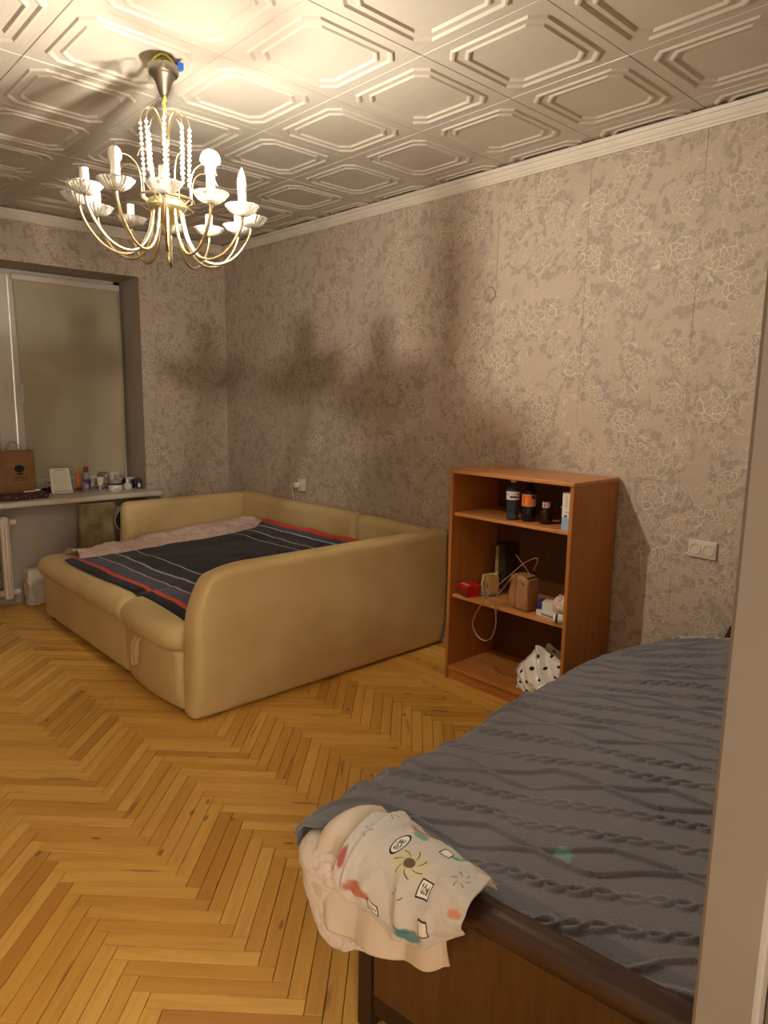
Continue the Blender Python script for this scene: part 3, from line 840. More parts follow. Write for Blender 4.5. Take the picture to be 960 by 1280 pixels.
bl_(MB().box(BX0+0.006, BX1-0.004, BY0+TH, BY1-TH, 0.053, 0.070)).build('bottom_shelf', BEECH_Y, bc, bevel=0.003)
bl_(MB().box(BX0+0.014, BX0+0.030, BY0+TH, BY1-TH, 0, 0.052)).build('plinth', BEECH_Y, bc)
bl_(MB().box(BX1-0.004, BX1, BY0+TH, BY1-TH, 0.01, BZ-TH)).build('back_panel', BACKP, bc)
bl_(MB().lathe([(0.0055, BZ), (0.0055, BZ+0.0012), (0.001, BZ+0.0012)], 10, (BX0+0.022, BY0+0.045, 0))).build('cam_cover', simple('dark_cam_cover', (60, 34, 16), 0.5), bc)

# ------------------------------------------------------------------ wooden bed in the foreground
BT = math.radians(8.0); BO = (0.95, 1.08, 0)
WALNUT = veneer('dark_walnut_veneer', (92, 60, 30), (74, 46, 22), 0.42, 'z', 1.6)
RAILM = M('dark_brown_lacquer', (62, 38, 28), 0.28, 0.5).varied((66, 41, 30), (52, 30, 22), 9.0).mat
DKFR = M('dark_brown_frame', (50, 34, 20), 0.45, 0.4).varied((52, 35, 21), (42, 27, 16), 12.0).mat
TICK = simple('pale_mattress_ticking', (196, 186, 168), 0.85, 0.08, 20.0)
bed = thing('bed', 'single bed with dark walnut footboard under the grey blanket', 'bed', BO, BT)
def L2(mbx): return mbx.map(lambda u, v, z: (u, -v, z))       # v runs across the bed, away from the sofa
L2(MB().softbox(-0.024, 0.044, -0.012, 0.912, 0.412, 0.477, 0.030, 3, 16, 3)).build('footboard_rail', RAILM, bed, smooth=True)
fb = L2(MB().box(0.004, 0.032, 0.0, 0.9, 0.045, 0.42)).build('footboard', DKFR, bed)
L2(MB().box(-0.006, 0.004, 0.048, 0.852, 0.105, 0.415)).build('panel', WALNUT, fb, bevel=0.004)
for v0 in (0.0, 0.86):
    L2(MB().box(-0.004, 0.040, v0, v0+0.04, 0.0, 0.43)).build('footboard_post', DKFR, bed, bevel=0.003)
for v0 in (0.0, 0.878):
    L2(MB().box(0.040, 1.945, v0, v0+0.022, 0.16, 0.33)).build('side_rail', WALNUT, bed, bevel=0.002)
L2(MB().softbox(0.075, 1.925, 0.024, 0.876, 0.22, 0.395, 0.05, 12, 8, 4)).build('mattress', TICK, bed, smooth=True)
hb = [(0.0, 0.0), (0.9, 0.0)]
top = []
for k in range(61):
    v = 0.9*(1-k/60); q = abs(v-0.45)/0.45
    top.append((v, 0.36+0.10*(1-q**6)+(0.17*math.sqrt(max(0, 1-(q/0.34)**2)) if q < 0.34 else 0)))
hpoly = [(0.0, 0.05), (0.9, 0.05)]+top
L2(MB().prism(hpoly, 'x', 1.945, 1.970)).build('headboard', DKFR, bed, auto=30)
ep = [(1.957, v, z) for v, z in top]
L2(MB().tube(ep, 0.016, 8)).build('headboard_edge', RAILM, bed, smooth=True)
for v0 in (0.0, 0.86): L2(MB().box(1.94, 1.972, v0, v0+0.04, 0.0, 0.30)).build('headboard_post', DKFR, bed)

# grey cable-pattern blanket
def grey_plush():
    g = M('grey_plush_knit', (98, 96, 98), 0.95, 0.1); v = g.coord(); x, y, z = g.xyz(v)
    n = g.noise(v, 420.0, 2.0); b = g.noise(v, 6.0, 3.0)
    c = g.mix(b, lin(116, 115, 120), lin(100, 99, 104)); c = g.mix(n.smooth(0.3, 0.7)*0.35, c, lin(84, 82, 86))
    dx = x-0.254; dy = y+0.372; r = (dx*dx+dy*dy).sqrt() + (g.noise(v, 60.0)-0.5)*0.02
    c = g.mix((1.0-r.smooth(0.014, 0.024))*0.9, c, lin(110, 160, 146))
    g.set('Base Color', c); g.set('Sheen Weight', 0.35); g.set('Sheen Roughness', 0.6); g.bump(n+g.noise(v, 160.0, 2.0), 0.7, 0.003); return g.mat
NU, NV = 640, 400
uu = np.linspace(0.0, 1, NU)[:, None]*np.ones((1, NV)); dd = np.ones((NU, 1))*np.linspace(0, 1, NV)[None, :]
Uc = 0.058 + uu*(1.905-0.058)
ve = np.interp(Uc, [0, 0.2, 0.35, 0.65, 1.1, 1.42, 1.65, 1.95], [-0.14, -0.14, -0.115, -0.060, -0.032, 0.0, 0.08, 0.20])
Rr = np.interp(Uc, [0, 1.0, 1.4, 1.95], [0.045, 0.06, 0.11, 0.30])
LEN = 0.895+0.30                           # from the wall-side edge over the top and down the sofa side
q = 0.895-dd*LEN                           # cloth coordinate across; starts at v = 0.895
ztop = 0.450 + 0.030*np.sin(np.clip((Uc-0.05)/1.9, 0, 1)*PI)
ztop += 0.072*np.clip((Uc-1.35)/0.45, 0, 1)**1.3*np.clip((q-0.05)/0.35, 0, 1)
ztop += 0.014*vnoise(Uc*2.3, q*2.6, 21) + 0.006*vnoise(Uc*6, q*6, 22)
# folds fanning out near the pillow
fold = np.clip((Uc-1.2)/0.5, 0, 1)
ztop += fold*0.010*np.abs(np.sin((q*1.0+Uc*0.55)*24 + 3*vnoise(Uc*3, q*3, 31)))*np.clip(vnoise(Uc*2.2+5, q*2.2, 33)+0.55, 0, 1)
# a long soft hollow across the middle
ztop -= 0.016*np.exp(-((q-0.62-0.18*np.sin(Uc*2.4))/0.10)**2)*np.clip((Uc-0.5)/0.4, 0, 1)*np.clip((1.7-Uc)/0.3, 0, 1)
d_ = np.maximum(0, ve-q)*np.interp(Uc, [0.0, 0.12, 0.40], [0.55, 0.60, 1.0]); th = np.minimum(d_/Rr, PI/2)
Vv = np.where(q > ve, q, ve-Rr*np.sin(th)) - 0.010*np.clip(d_-Rr*PI/2, 0, 1)/0.2
Zz = ztop-Rr*(1-np.cos(th)) - np.clip(d_-Rr*PI/2, 0, 1)
Vv += 0.012*np.sin(Uc*13)*np.clip(d_/0.25, 0, 1)
# the foot corner sags outward past the footboard
cs = np.clip((0.02-q)/0.16, 0, 1)*np.clip((0.20-Uc)/0.15, 0, 1)
Uc2 = Uc - 0.085*cs
Zz = Zz - 0.020*np.clip((0.10-Uc)/0.05, 0, 1)*(1-np.clip((0.06-q)/0.08, 0, 1))
Zz = np.maximum(Zz, 0.12)
Pb = np.stack([Uc2, Vv, Zz], -1)
# knitted cables running across the bed
U_ = Uc + 0.075*vnoise(Uc*2.6, q*2.8, 41) + 0.030*vnoise(Uc*6.5, q*7, 42) + 0.010*vnoise(Uc*17, q*17, 43) - 0.34*q
q_ = q + 0.02*vnoise(Uc*5, q*5, 44)
PIT = 0.100; idx = np.floor(U_/PIT); lc = U_-(idx+0.5)*PIT; hh = np.zeros_like(U_)
def ridge(c, w): return np.exp(-(c/w)**2)
ph = idx*1.7
for sgn in (-1, 1):
    br = 0.0105*np.sin(2*PI*q_/0.085+ph)*sgn
    hh = np.maximum(hh, np.where((idx*idx+idx) % 3 == 0, 1, 0)*ridge(lc-br, 0.0058)*(0.72+0.28*np.cos(2*PI*q_/0.085+ph)*sgn))
    tri = np.abs(((q_/0.27+idx*0.31) % 1.0)-0.5)*2
    dm = (0.003+0.046*tri)*sgn
    hh = np.maximum(hh, np.where((idx*idx+idx) % 3 != 0, 1, 0)*ridge(lc-dm, 0.0056)*0.9)
hh *= np.clip(0.30+1.4*(vnoise(Uc*9+9, q*9, 51)+0.5), 0.25, 1.15)
du = np.gradient(Pb, axis=0); dv = np.gradient(Pb, axis=1); nn = np.cross(dv, du); nn /= np.linalg.norm(nn, axis=-1, keepdims=True)+1e-12
if nn[NU//2, NV//4, 2] < 0: nn = -nn
Pb = Pb + nn*(hh*0.0115)[..., None]
Pb[..., 1] *= -1
bk = MB().grid(Pb).build('knit_blanket', grey_plush(), smooth=True, solid=0.004)
bk.location = BO; bk.rotation_euler = (0, 0, BT)
tag(bk, 'thick grey cable-pattern blanket spread over the walnut bed', 'blanket')
# pale sheet edge showing at the head end
es = []
for k in range(40):
    i = int((NU-1)); j = int(NV*0.30+k/39*NV*0.42); p_ = Pb[NU-1, min(j, NV-1)]
    es.append((p_[0]+0.010, p_[1], p_[2]-0.001))
sh = np.array([[ (p[0]-0.03, p[1], p[2]-0.012), (p[0], p[1], p[2]+0.003), (p[0]+0.012, p[1], p[2]-0.004), (p[0]+0.015, p[1], p[2]-0.05)] for p in es])
so = MB().grid(sh).build('bed_sheet', simple('cream_cotton_sheet', (216, 204, 184), 0.85), smooth=True, solid=0.002)
so.location = BO; so.rotation_euler = (0, 0, BT)
tag(so, 'strip of cream sheet showing at the head end of the grey blanket', 'sheet')

# ------------------------------------------------------------------ cloths over the foot corner
def placed(o):
    o.location = BO; o.rotation_euler = (0, 0, BT); return o
# white plush throw hanging at the corner
def plush_white():
    g = M('white_lacy_plush', (206, 192, 176), 0.95, 0.1); v = g.coord()
    n = g.noise(v, 22.0, 4.0, 0.6, 0, 0.8); f = g.noise(v, 500.0, 2.0)
    lace = n.band(0.5, 0.045)
    c = g.mix(lace*0.45, lin(212, 198, 180), lin(176, 152, 134)); g.set('Base Color', c); g.set('Sheen Weight', 0.3)
    g.bump(f+n*2.0, 0.6, 0.003); return g.mat
ctrl = []
plan = [(0.24, -0.135), (0.12, -0.150), (0.00, -0.155), (-0.060, -0.125), (-0.066, -0.05), (-0.045, 0.005), (-0.04, 0.035)]
hem = [0.26, 0.25, 0.235, 0.225, 0.205, 0.225, 0.24]; tpz = [0.425, 0.425, 0.425, 0.422, 0.43, 0.43, 0.42]
for (pu, pv), hz, tz in zip(plan, hem, tpz):
    du_ = 0.03 if pu > 0.0 else 0.05
    ctrl.append([(pu+(0.05 if pu < 0.0 else 0.0), pv+0.045, tz+0.014), (pu+0.012, pv+0.012, tz+0.010), (pu-0.004, pv-0.004, tz-0.020), (pu+0.004, pv+0.004, tz-0.055),
                 (pu+0.010, pv+0.008, (tz+hz)/2), (pu+0.022, pv+0.016, hz+0.04), (pu+0.026, pv+0.024, hz)])
Q = loft(ctrl, 90, 70)
ii, jj = np.meshgrid(np.arange(90), np.arange(70), indexing='ij')
Q[..., 0] += 0.010*vnoise(ii*0.10, jj*0.05, 61)+0.005*vnoise(ii*0.4, jj*0.3, 62)
Q[..., 1] += 0.012*vnoise(ii*0.12, jj*0.06, 63)+0.005*vnoise(ii*0.4, jj*0.35, 64)
Q[..., 2] += 0.010*vnoise(ii*0.2, jj*0.02, 65)*(jj/69.)
Q[..., 1] *= -1
tag(placed(MB().grid(Q).build('plush_throw', plush_white(), smooth=True, solid=0.012)), 'white lacy plush throw hanging over the corner of the bed', 'throw')
# cream cloth over the footboard
def cloth_mat(name, c1, c2, sub=0.0):
    g = M(name, c1, 0.85, 0.2); v = g.coord()
    g.set('Base Color', g.mix(g.noise(v, 5.0, 3.0), lin(*c1), lin(*c2))); g.bump(g.noise(v, 420.0, 2.0), 0.25, 0.001); return g
vk = [-0.085, -0.045, 0.01, 0.09, 0.165, 0.232, 0.280]
hz = [0.310, 0.275, 0.268, 0.280, 0.300, 0.328, 0.360]
net = []
for k, (v, z) in enumerate(zip(vk, hz)):
    lift = [0.0, 0.02, 0.006, 0.0, 0, 0, 0][k]
    t0 = 0.488+lift
    net.append([(0.10-0.03*k/6, v+0.035, t0-0.012), (0.055, v+0.02, t0+0.004), (0.010, v+0.01, t0+0.008), (-0.030, v+0.004, t0-0.008), (-0.047, v, t0-0.055), (-0.050, v-0.004, (t0+z)/2), (-0.052-0.008*(k % 2), v, z+0.05), (-0.050-0.012*(k % 2), v+0.006, z)])
Q = loft(net, 90, 90); ii, jj = np.meshgrid(np.linspace(0, 1, 90), np.linspace(0, 1, 90), indexing='ij')
w_ = np.clip((jj-0.25)/0.4, 0, 1)
Q[..., 0] += -0.010*w_*np.abs(np.sin(ii*11+jj*2.2)) - 0.006*w_*vnoise(ii*9, jj*5, 71) - 0.012*np.clip((ii-0.86)/0.14, 0, 1)*w_*np.sin(jj*9)
Q[..., 2] += 0.006*vnoise(ii*8, jj*3, 72) + 0.005*np.sin(ii*17)*(1-w_)
Q[..., 0] = np.where(Q[..., 2] < 0.45, np.minimum(Q[..., 0], -0.036), Q[..., 0])
Q[..., 1] *= -1
tag(placed(MB().grid(Q).build('cream_cloth', cloth_mat('cream_flannel', (208, 194, 174), (197, 181, 160)).mat, smooth=True, solid=0.003)), 'plain cream cloth hanging over the walnut footboard below the printed shirt', 'cloth')
# grey baby shirt with a printed pattern
def shirt_mat():
    g = M('grey_printed_jersey', (196, 190, 180), 0.88, 0.2)
    uv = g.node('ShaderNodeUVMap'); uv.uv_map = 'UVMap'; u, v, _ = g.xyz(S(g.nt, uv.outputs[0]))
    ob = g.coord(); c = g.mix(g.noise(ob, 160.0, 2.0), lin(200, 194, 184), lin(184, 177, 167))
    wob = (g.noise(g.vec(u, v, 0.0), 26.0, 2.0)-0.5)*0.6
    def blob(cx, cy, rx, ry, col, soft=0.18, w=1.0, fac=0.85):
        nonlocal c
        dx = (u-cx)*(1.0/rx); dy = (v-cy)*(1.0/ry); r = (dx*dx+dy*dy).sqrt()+wob*w
        c = g.mix((1.0-r.smooth(1.0-soft, 1.0+soft))*fac, c, lin(*col))
    def bubble(cx, cy, rx, ry, square=False):
        nonlocal c
        dx = (u-cx).abs()*(1.0/rx); dy = (v-cy).abs()*(1.0/ry); r = dx.max(dy) if square else (dx*dx+dy*dy).sqrt()
        c = g.mix(1.0-r.smooth(0.98, 1.04), c, lin(40, 36, 32)); c = g.mix(1.0-r.smooth(0.80, 0.86), c, lin(226, 220, 210))
        ln = ((v*(2.2/ry)).sin()).smooth(0.2, 0.5)*(g.noise(g.vec(u*3.0, v*0.6, 0.0), 55.0, 1.0).smooth(0.45, 0.52))*(1.0-r.smooth(0.6, 0.66))
        c = g.mix(ln*0.9, c, lin(52, 46, 42))
    def legs(cx, cy, r0, n, col=(50, 44, 36)):
        nonlocal c
        dx = u-cx; dy = v-cy; r = (dx*dx+dy*dy).sqrt(); a = dy.atan2(dx)
        m_ = ((a*n+r*60.0).sin()).smooth(0.90, 0.97)*(1.0-r.smooth(r0*0.9, r0))*r.smooth(r0*0.35, r0*0.45)
        c = g.mix(m_*0.85, c, lin(*col))
    blob(0.54, 0.46, 0.13, 0.09, (196, 186, 134), 0.4, 1.2, 0.7); legs(0.54, 0.46, 0.11, 7.0); blob(0.54, 0.46, 0.034, 0.034, (58, 46, 30), 0.15, 0.3)
    bubble(0.40, 0.36, 0.040, 0.105)
    blob(0.42, 0.12, 0.10, 0.030, (176, 52, 56), 0.3, 1.2); blob(0.44, 0.20, 0.05, 0.035, (92, 150, 140), 0.3, 1.4)
    blob(0.74, 0.24, 0.06, 0.030, (70, 150, 138), 0.3, 1.2); bubble(0.66, 0.24, 0.035, 0.045, True)
    blob(0.24, 0.80, 0.10, 0.06, (170, 88, 48), 0.3, 1.4); bubble(0.37, 0.86, 0.045, 0.05, True)
    bubble(0.70, 0.56, 0.040, 0.06, True); bubble(0.74, 0.80, 0.032, 0.075, True)
    blob(0.63, 0.90, 0.085, 0.075, (62, 122, 124), 0.25, 1.0); blob(0.60, 0.84, 0.05, 0.03, (62, 122, 124), 0.25, 1.0)
    blob(0.05, 0.62, 0.05, 0.08, (160, 56, 60), 0.3, 0.8); blob(0.93, 0.62, 0.05, 0.05, (202, 112, 60), 0.4, 1.5, 0.7)
    legs(0.86, 0.40, 0.06, 6.0); legs(0.15, 0.40, 0.06, 5.0); legs(0.20, 0.20, 0.06, 6.0); legs(0.55, 0.66, 0.05, 4.0)
    g.set('Base Color', c); g.bump(g.noise(ob, 500.0, 2.0), 0.25, 0.001); return g.mat
net = []
vk = [0.004, 0.036, 0.085, 0.145, 0.205, 0.265, 0.315]
hz = [0.405, 0.388, 0.376, 0.364, 0.368, 0.412, 0.455]
ins = [0.050, 0.075, 0.080, 0.078, 0.066, 0.040, 0.028]
for v, z, iu in zip(vk, hz, ins):
    net.append([(iu, v+0.020, 0.482), (iu*0.75, v+0.012, 0.502), (0.022, v+0.008, 0.509), (-0.018, v+0.004, 0.504), (-0.048, v, 0.480), (-0.064, v, 0.48-0.36*(0.48-z)), (-0.066, v+0.004, 0.48-0.72*(0.48-z)), (-0.062, v+0.008, z)])
NS, NT = 110, 100
Q = loft(net, NS, NT); ii, jj = np.meshgrid(np.linspace(0, 1, NS), np.linspace(0, 1, NT), indexing='ij')
UV = np.stack([ii, jj], -1)
out = np.stack([-np.clip(jj*1.6-0.3, 0, 1), 0*jj, np.clip(1.1-jj*1.5, 0, 1)], -1)
wr = 0.013*np.exp(-((ii-0.13-0.10*(1-jj))/0.035)**2) + 0.010*np.exp(-((ii-0.83+0.10*jj)/0.04)**2) + 0.012*np.exp(-((ii-0.62+0.3*(jj-0.5)-0.05)/0.05)**2)*np.clip((jj-0.4)/0.3, 0, 1)
wr += 0.012*np.exp(-((ii-0.30-0.5*(0.75-jj))/0.05)**2)*np.exp(-((jj-0.72)/0.12)**2) + 0.016*np.abs(vnoise(ii*5, jj*4, 81)) + 0.008*np.abs(vnoise(ii*13, jj*11, 82)) + 0.006
wr += 0.018/(1+np.exp((ii-(0.36-0.26*jj))/0.010)) + 0.016*np.exp(-((ii-0.42-0.22*jj)/0.035)**2)*np.exp(-((jj-0.62)/0.2)**2) + 0.012*np.exp(-((jj-0.45-0.3*(ii-0.8))/0.05)**2)*np.clip((ii-0.6)/0.2, 0, 1)
Q = Q + out*wr[..., None]
Q[..., 1] *= -1
tag(placed(MB().grid(Q, uvs=UV).build('baby_shirt', shirt_mat(), smooth=True, solid=0.003)), 'light grey baby shirt printed with bugs and speech bubbles, draped over the bed footboard', 'shirt')

# ------------------------------------------------------------------ things in the bookcase
def label_band(name, base, items, rough=0.5):
    """print built from rectangles in (angle or x, height); items: (u0,u1,v0,v1,colour)"""
    g = M(name, base, rough); uv = g.node('ShaderNodeUVMap'); uv.uv_map = 'UVMap'; u, v, _ = g.xyz(S(g.nt, uv.outputs[0]))
    c = lin(*base)
    for u0, u1, v0, v1, col in items:
        m_ = u.smooth(u0-0.004, u0+0.004)*(1.0-u.smooth(u1-0.004, u1+0.004))*v.smooth(v0-0.004, v0+0.004)*(1.0-v.smooth(v1-0.004, v1+0.004))
        c = g.mix(m_, c, lin(*col))
    ob = g.coord(); g.set('Base Color', g.mix(g.noise(ob, 30.0)*0.12, c, lin(*(int(q*0.7) for q in base)))); return g.mat
def clear_plastic(name, c, tr=0.7, rough=0.06):
    g = M(name, c, rough, 0.5); g.set('Transmission Weight', tr); g.set('IOR', 1.35); v = g.coord()
    g.set('Base Color', g.mix(g.noise(v, 12.0), lin(*c), lin(*(int(q*0.9) for q in c)))); return g.mat
def wrap(r, z0, z1, n=32, a0=0.0, a1=2*PI):
    P = np.zeros((n+1, 2, 3)); UV = np.zeros((n+1, 2, 2))
    for k in range(n+1):
        a = a0+(a1-a0)*k/n
        for j, z in enumerate((z0, z1)): P[k, j] = (r*math.cos(a), r*math.sin(a), z); UV[k, j] = (k/n, j)
    return MB().grid(P, uvs=UV)
PETC = clear_plastic('clear_pet_plastic', (96, 102, 124)); PETD = clear_plastic('dark_pet_plastic', (52, 40, 44), 0.45)
BROWNG = clear_plastic('brown_bottle_glass', (58, 30, 16), 0.35)
S1, S2, S3 = 0.8855, 0.4575, 0.0705
def view_ang(p): return math.atan2(-p[1], -p[0])            # angle facing the room side for labels
# water bottle with a white label
p = (2.72, 2.015, S1); b = thing('plastic_bottle', 'clear plastic water bottle with white label on the top shelf', 'bottle', p, view_ang(p)-PI)
prof = [(0.001, 0.004), (0.026, 0.0), (0.031, 0.006)]
for k in range(8): prof += [(0.031 if k % 2 else 0.0285, 0.014+k*0.010)]
prof += [(0.031, 0.095), (0.031, 0.140), (0.026, 0.155), (0.015, 0.170), (0.0125, 0.176), (0.0125, 0.182)]
MB().lathe(prof, 28).build('body', PETC, b, smooth=True)
wl = label_band('white_bottle_label', (222, 214, 206), [(0.42, 0.60, 0.22, 0.48, (40, 34, 40)), (0.34, 0.40, 0.60, 0.72, (60, 52, 56)), (0.45, 0.66, 0.66, 0.72, (120, 110, 112)), (0.62, 0.70, 0.25, 0.40, (70, 60, 62))])
wrap(0.0318, 0.098, 0.138).build('label', wl, b, smooth=True)
MB().lathe([(0.0145, 0.180), (0.0145, 0.192), (0.012, 0.194), (0.001, 0.194)], 20).build('cap', simple('white_cap', (220, 214, 206), 0.4), b, auto=40)
# cola-like bottle with an orange label
p = (2.745, 1.94, S1); b = thing('plastic_bottle', 'tall dark plastic bottle with bright orange label on the top shelf', 'bottle', p, view_ang(p)-PI)
prof = [(0.001, 0.004), (0.027, 0.0), (0.033, 0.008), (0.033, 0.060), (0.031, 0.068), (0.033, 0.076), (0.033, 0.128), (0.030, 0.145), (0.020, 0.166), (0.013, 0.178), (0.0125, 0.186)]
MB().lathe(prof, 28).build('body', PETD, b, smooth=True)
ol = label_band('orange_bottle_label', (232, 108, 26), [(0.30, 0.48, 0.15, 0.80, (240, 132, 40)), (0.36, 0.40, 0.2, 0.85, (214, 84, 16)), (0.56, 0.70, 0.05, 0.60, (196, 180, 160)), (0.56, 0.64, 0.65, 0.95, (60, 34, 24)), (0.0, 1.0, 0.0, 0.05, (206, 190, 170)), (0.0, 1.0, 0.95, 1.0, (206, 190, 170))])
wrap(0.0338, 0.074, 0.130).build('label', ol, b, smooth=True)
MB().lathe([(0.0145, 0.184), (0.0145, 0.198), (0.012, 0.200), (0.001, 0.200)], 20).build('cap', simple('dull_red_cap', (110, 40, 26), 0.45), b, auto=40)
# short brown jar-bottle
p = (2.75, 1.845, S1); b = thing('glass_bottle', 'short brown glass bottle with small printed label on the top shelf', 'bottle', p, view_ang(p)-PI)
MB().lathe([(0.001, 0.003), (0.028, 0.0), (0.032, 0.008), (0.032, 0.045), (0.028, 0.060), (0.018, 0.070), (0.0165, 0.074), (0.0165, 0.078)], 26).build('body', BROWNG, b, smooth=True)
wrap(0.0186, 0.076, 0.102, 20).build('neck_label', label_band('small_white_red_label', (206, 190, 180), [(0.40, 0.46, 0.1, 0.9, (130, 40, 40)), (0.52, 0.55, 0.1, 0.9, (90, 60, 60))]), b, smooth=True)
MB().lathe([(0.018, 0.076), (0.018, 0.103), (0.001, 0.104)], 20).build('cap', simple('maroon_cap', (84, 22, 22), 0.4), b, auto=40)
p = (2.80, 1.775, S1); b = thing('drinking_glass', 'small dark smoked glass beside the white and blue carton', 'glass', p)
MB().lathe([(0.001, 0.004), (0.017, 0.0), (0.021, 0.006), (0.024, 0.085), (0.0225, 0.085), (0.0195, 0.010), (0.001, 0.009)], 22).build('bowl', clear_plastic('smoked_glass', (70, 52, 40), 0.6), b, smooth=True)
MB().lathe([(0.0235, 0.080), (0.0247, 0.083), (0.0235, 0.087)], 22).build('rim', CRYSTAL, b, smooth=True)
# white and blue carton
cm = label_band('white_blue_carton', (226, 218, 206), [(0, 1, 0.0, 0.33, (150, 178, 204)), (0.20, 0.55, 0.34, 0.38, (60, 70, 80)), (0.3, 0.45, 0.38, 0.41, (70, 70, 80)), (0.25, 0.75, 0.47, 0.49, (150, 140, 130)), (0.35, 0.42, 0.60, 0.92, (176, 168, 156)), (0.48, 0.53, 0.60, 0.92, (186, 178, 166))])
def printed_box(name, par, sx, sy, sz, mat, rz=0.0, face='x', plain=None):
    """box with a UV-printed front (towards -x) and plain remaining faces"""
    mb = MB().box(0, sx, -sy/2, sy/2, 0, sz)
    P = np.zeros((2, 2, 3)); UV = np.zeros((2, 2, 2))
    for i in (0, 1):
        for j in (0, 1): P[i, j] = (-0.0006, sy/2-i*sy, j*sz); UV[i, j] = (i, j)
    body = mb.build(name, plain, par, bevel=0.001); fr = MB().grid(P, uvs=UV).build('printed_front', mat, par); return body, fr
p = (2.68, 1.690, S1); b = thing('carton', 'narrow white carton with pale blue base on the top shelf', 'carton', p, math.radians(-4))
printed_box('box', b, 0.045, 0.052, 0.168, cm, plain=simple('white_card', (222, 214, 202), 0.6))
# middle shelf
p = (2.672, 2.274, S2); b = thing('red_box', 'glossy red cardboard box at the left end of the middle shelf', 'box', p, math.radians(-18))
RED = simple('glossy_red_card', (186, 24, 28), 0.3)
rm = label_band('red_box_print', (150, 24, 26), [(0.06, 0.94, 0.12, 0.80, (92, 58, 44)), (0.2, 0.4, 0.3, 0.6, (112, 76, 56))])
printed_box('box', b, 0.085, 0.098, 0.040, rm, plain=RED)
MB().box(-0.003, 0.088, -0.052, 0.052, 0.040, 0.056).build('lid', RED, b, bevel=0.002)
tp = label_band('red_lid_print', (190, 28, 30), [(0.12, 0.22, 0.2, 0.6, (228, 200, 196)), (0.26, 0.34, 0.2, 0.6, (228, 200, 196)), (0.38, 0.50, 0.2, 0.6, (228, 200, 196)), (0.54, 0.64, 0.2, 0.6, (228, 200, 196)), (0.68, 0.80, 0.2, 0.6, (228, 200, 196))])
Pq = np.array([[(0.002, 0.046, 0.0568), (0.050, 0.046, 0.0568)], [(0.002, -0.046, 0.0568), (0.050, -0.046, 0.0568)]]); Uq = np.array([[(0, 0), (0, 1)], [(1, 0), (1, 1)]], float)
MB().grid(Pq, uvs=Uq).build('lettering', tp, b)
GOLD = simple('gold_card', (190, 150, 84), 0.35, 0.08)
p = (2.785, 2.205, S2+0.0125); b = thing('gift_box', 'small gold gift box with a red badge standing on a glass dish', 'box', p, math.radians(-28))
printed_box('box', b, 0.055, 0.062, 0.085, label_band('gold_box_print', (188, 148, 84), [(0.55, 0.80, 0.28, 0.60, (96, 30, 26)), (0.0, 0.3, 0.0, 1.0, (120, 112, 66))]), plain=GOLD)
p = (2.80, 2.215, S2); b = thing('glass_dish', 'shallow round glass dish under the gold gift box', 'dish', p)
MB().lathe([(0.001, 0.001), (0.045, 0.0), (0.060, 0.006), (0.066, 0.012), (0.064, 0.012), (0.058, 0.0085), (0.001, 0.007)], 40).build('plate', CRYSTAL, b, smooth=True)
MB().tube([(0.066*math.cos(a*PI/20), 0.066*math.sin(a*PI/20), 0.0122) for a in range(40)], 0.0018, 6, closed=True).build('rim', CRYSTAL, b, smooth=True)
p = (2.885, 2.268, S2); b = thing('card_box', 'yellow and white card box leaning behind the red box', 'box', p, math.radians(10))
o = MB().box(-0.012, 0.012, -0.045, 0.045, 0, 0.095); o.map(lambda x, y, z: (x+z*0.18, y, z*0.98 if y < 0 else z*0.72)); o.build('box', simple('pale_yellow_card', (216, 190, 130), 0.55), b, bevel=0.001)
MB().box(-0.0137, -0.0125, -0.02, 0.03, 0.01, 0.04).build('green_mark', simple('olive_print', (120, 124, 60), 0.6), b)
p = (2.925, 2.232, S2); b = thing('tall_box', 'tall dark green box with a pale stripe at the back of the middle shelf', 'box', p, math.radians(-12))
printed_box('box', b, 0.075, 0.088, 0.245, label_band('dark_green_box_print', (52, 46, 30), [(0.08, 0.36, 0.05, 0.93, (176, 160, 104)), (0.42, 0.94, 0.70, 0.73, (86, 76, 48)), (0.42, 0.9, 0.80, 0.82, (86, 76, 48)), (0.42, 0.86, 0.60, 0.62, (80, 70, 44)), (0.42, 0.94, 0.45, 0.47, (80, 70, 44))]), plain=simple('dark_green_card', (54, 48, 30), 0.5))
# tan handbag with a long strap
TAN = M('tan_grained_leather', (170, 122, 78), 0.5, 0.4).varied((172, 124, 80), (156, 108, 66), 8.0, 0.25, 300.0, 0.001).mat
p = (2.735, 1.935, S2); b = thing('handbag', 'tan leather bucket handbag with a long strap hanging off the middle shelf', 'handbag', p, math.radians(-6))
def bagf(x, y, z):
    k = 1-0.10*(z/0.165); yy = y*k; xx = x*k
    if x < 0: xx += -0.006*math.sin(PI*z/0.17)
    return xx, yy, z + 0.006*math.cos(y*30)*(z > 0.15)
MB().softbox(-0.045, 0.045, -0.062, 0.062, 0.0, 0.165, 0.014, 5, 7, 8, bagf).build('body', TAN, b, smooth=True)
MB().softbox(-0.0535, -0.036, 0.012, 0.0165, 0.004, 0.162, 0.002, 2, 2, 8).build('seam', TAN, b, smooth=True)
MB().lathe([(0.006, 0.0), (0.010, 0.0015), (0.006, 0.003), (0.003, 0.0015), (0.006, 0.0)], 18).map(lambda x, y, z: (-0.048-z, -0.030+x, 0.138+y)).build('ring', CHROME, b, smooth=True)
MB().box(-0.038, 0.038, -0.052, 0.052, 0.158, 0.1655).build('opening', simple('dark_bag_lining', (40, 28, 24), 0.8), b)
STRAP = simple('pinkish_tan_strap', (186, 146, 124), 0.5)
sp = [(0.03, 0.03, 0.162), (0.0, 0.03, 0.235), (-0.03, -0.04, 0.265)]
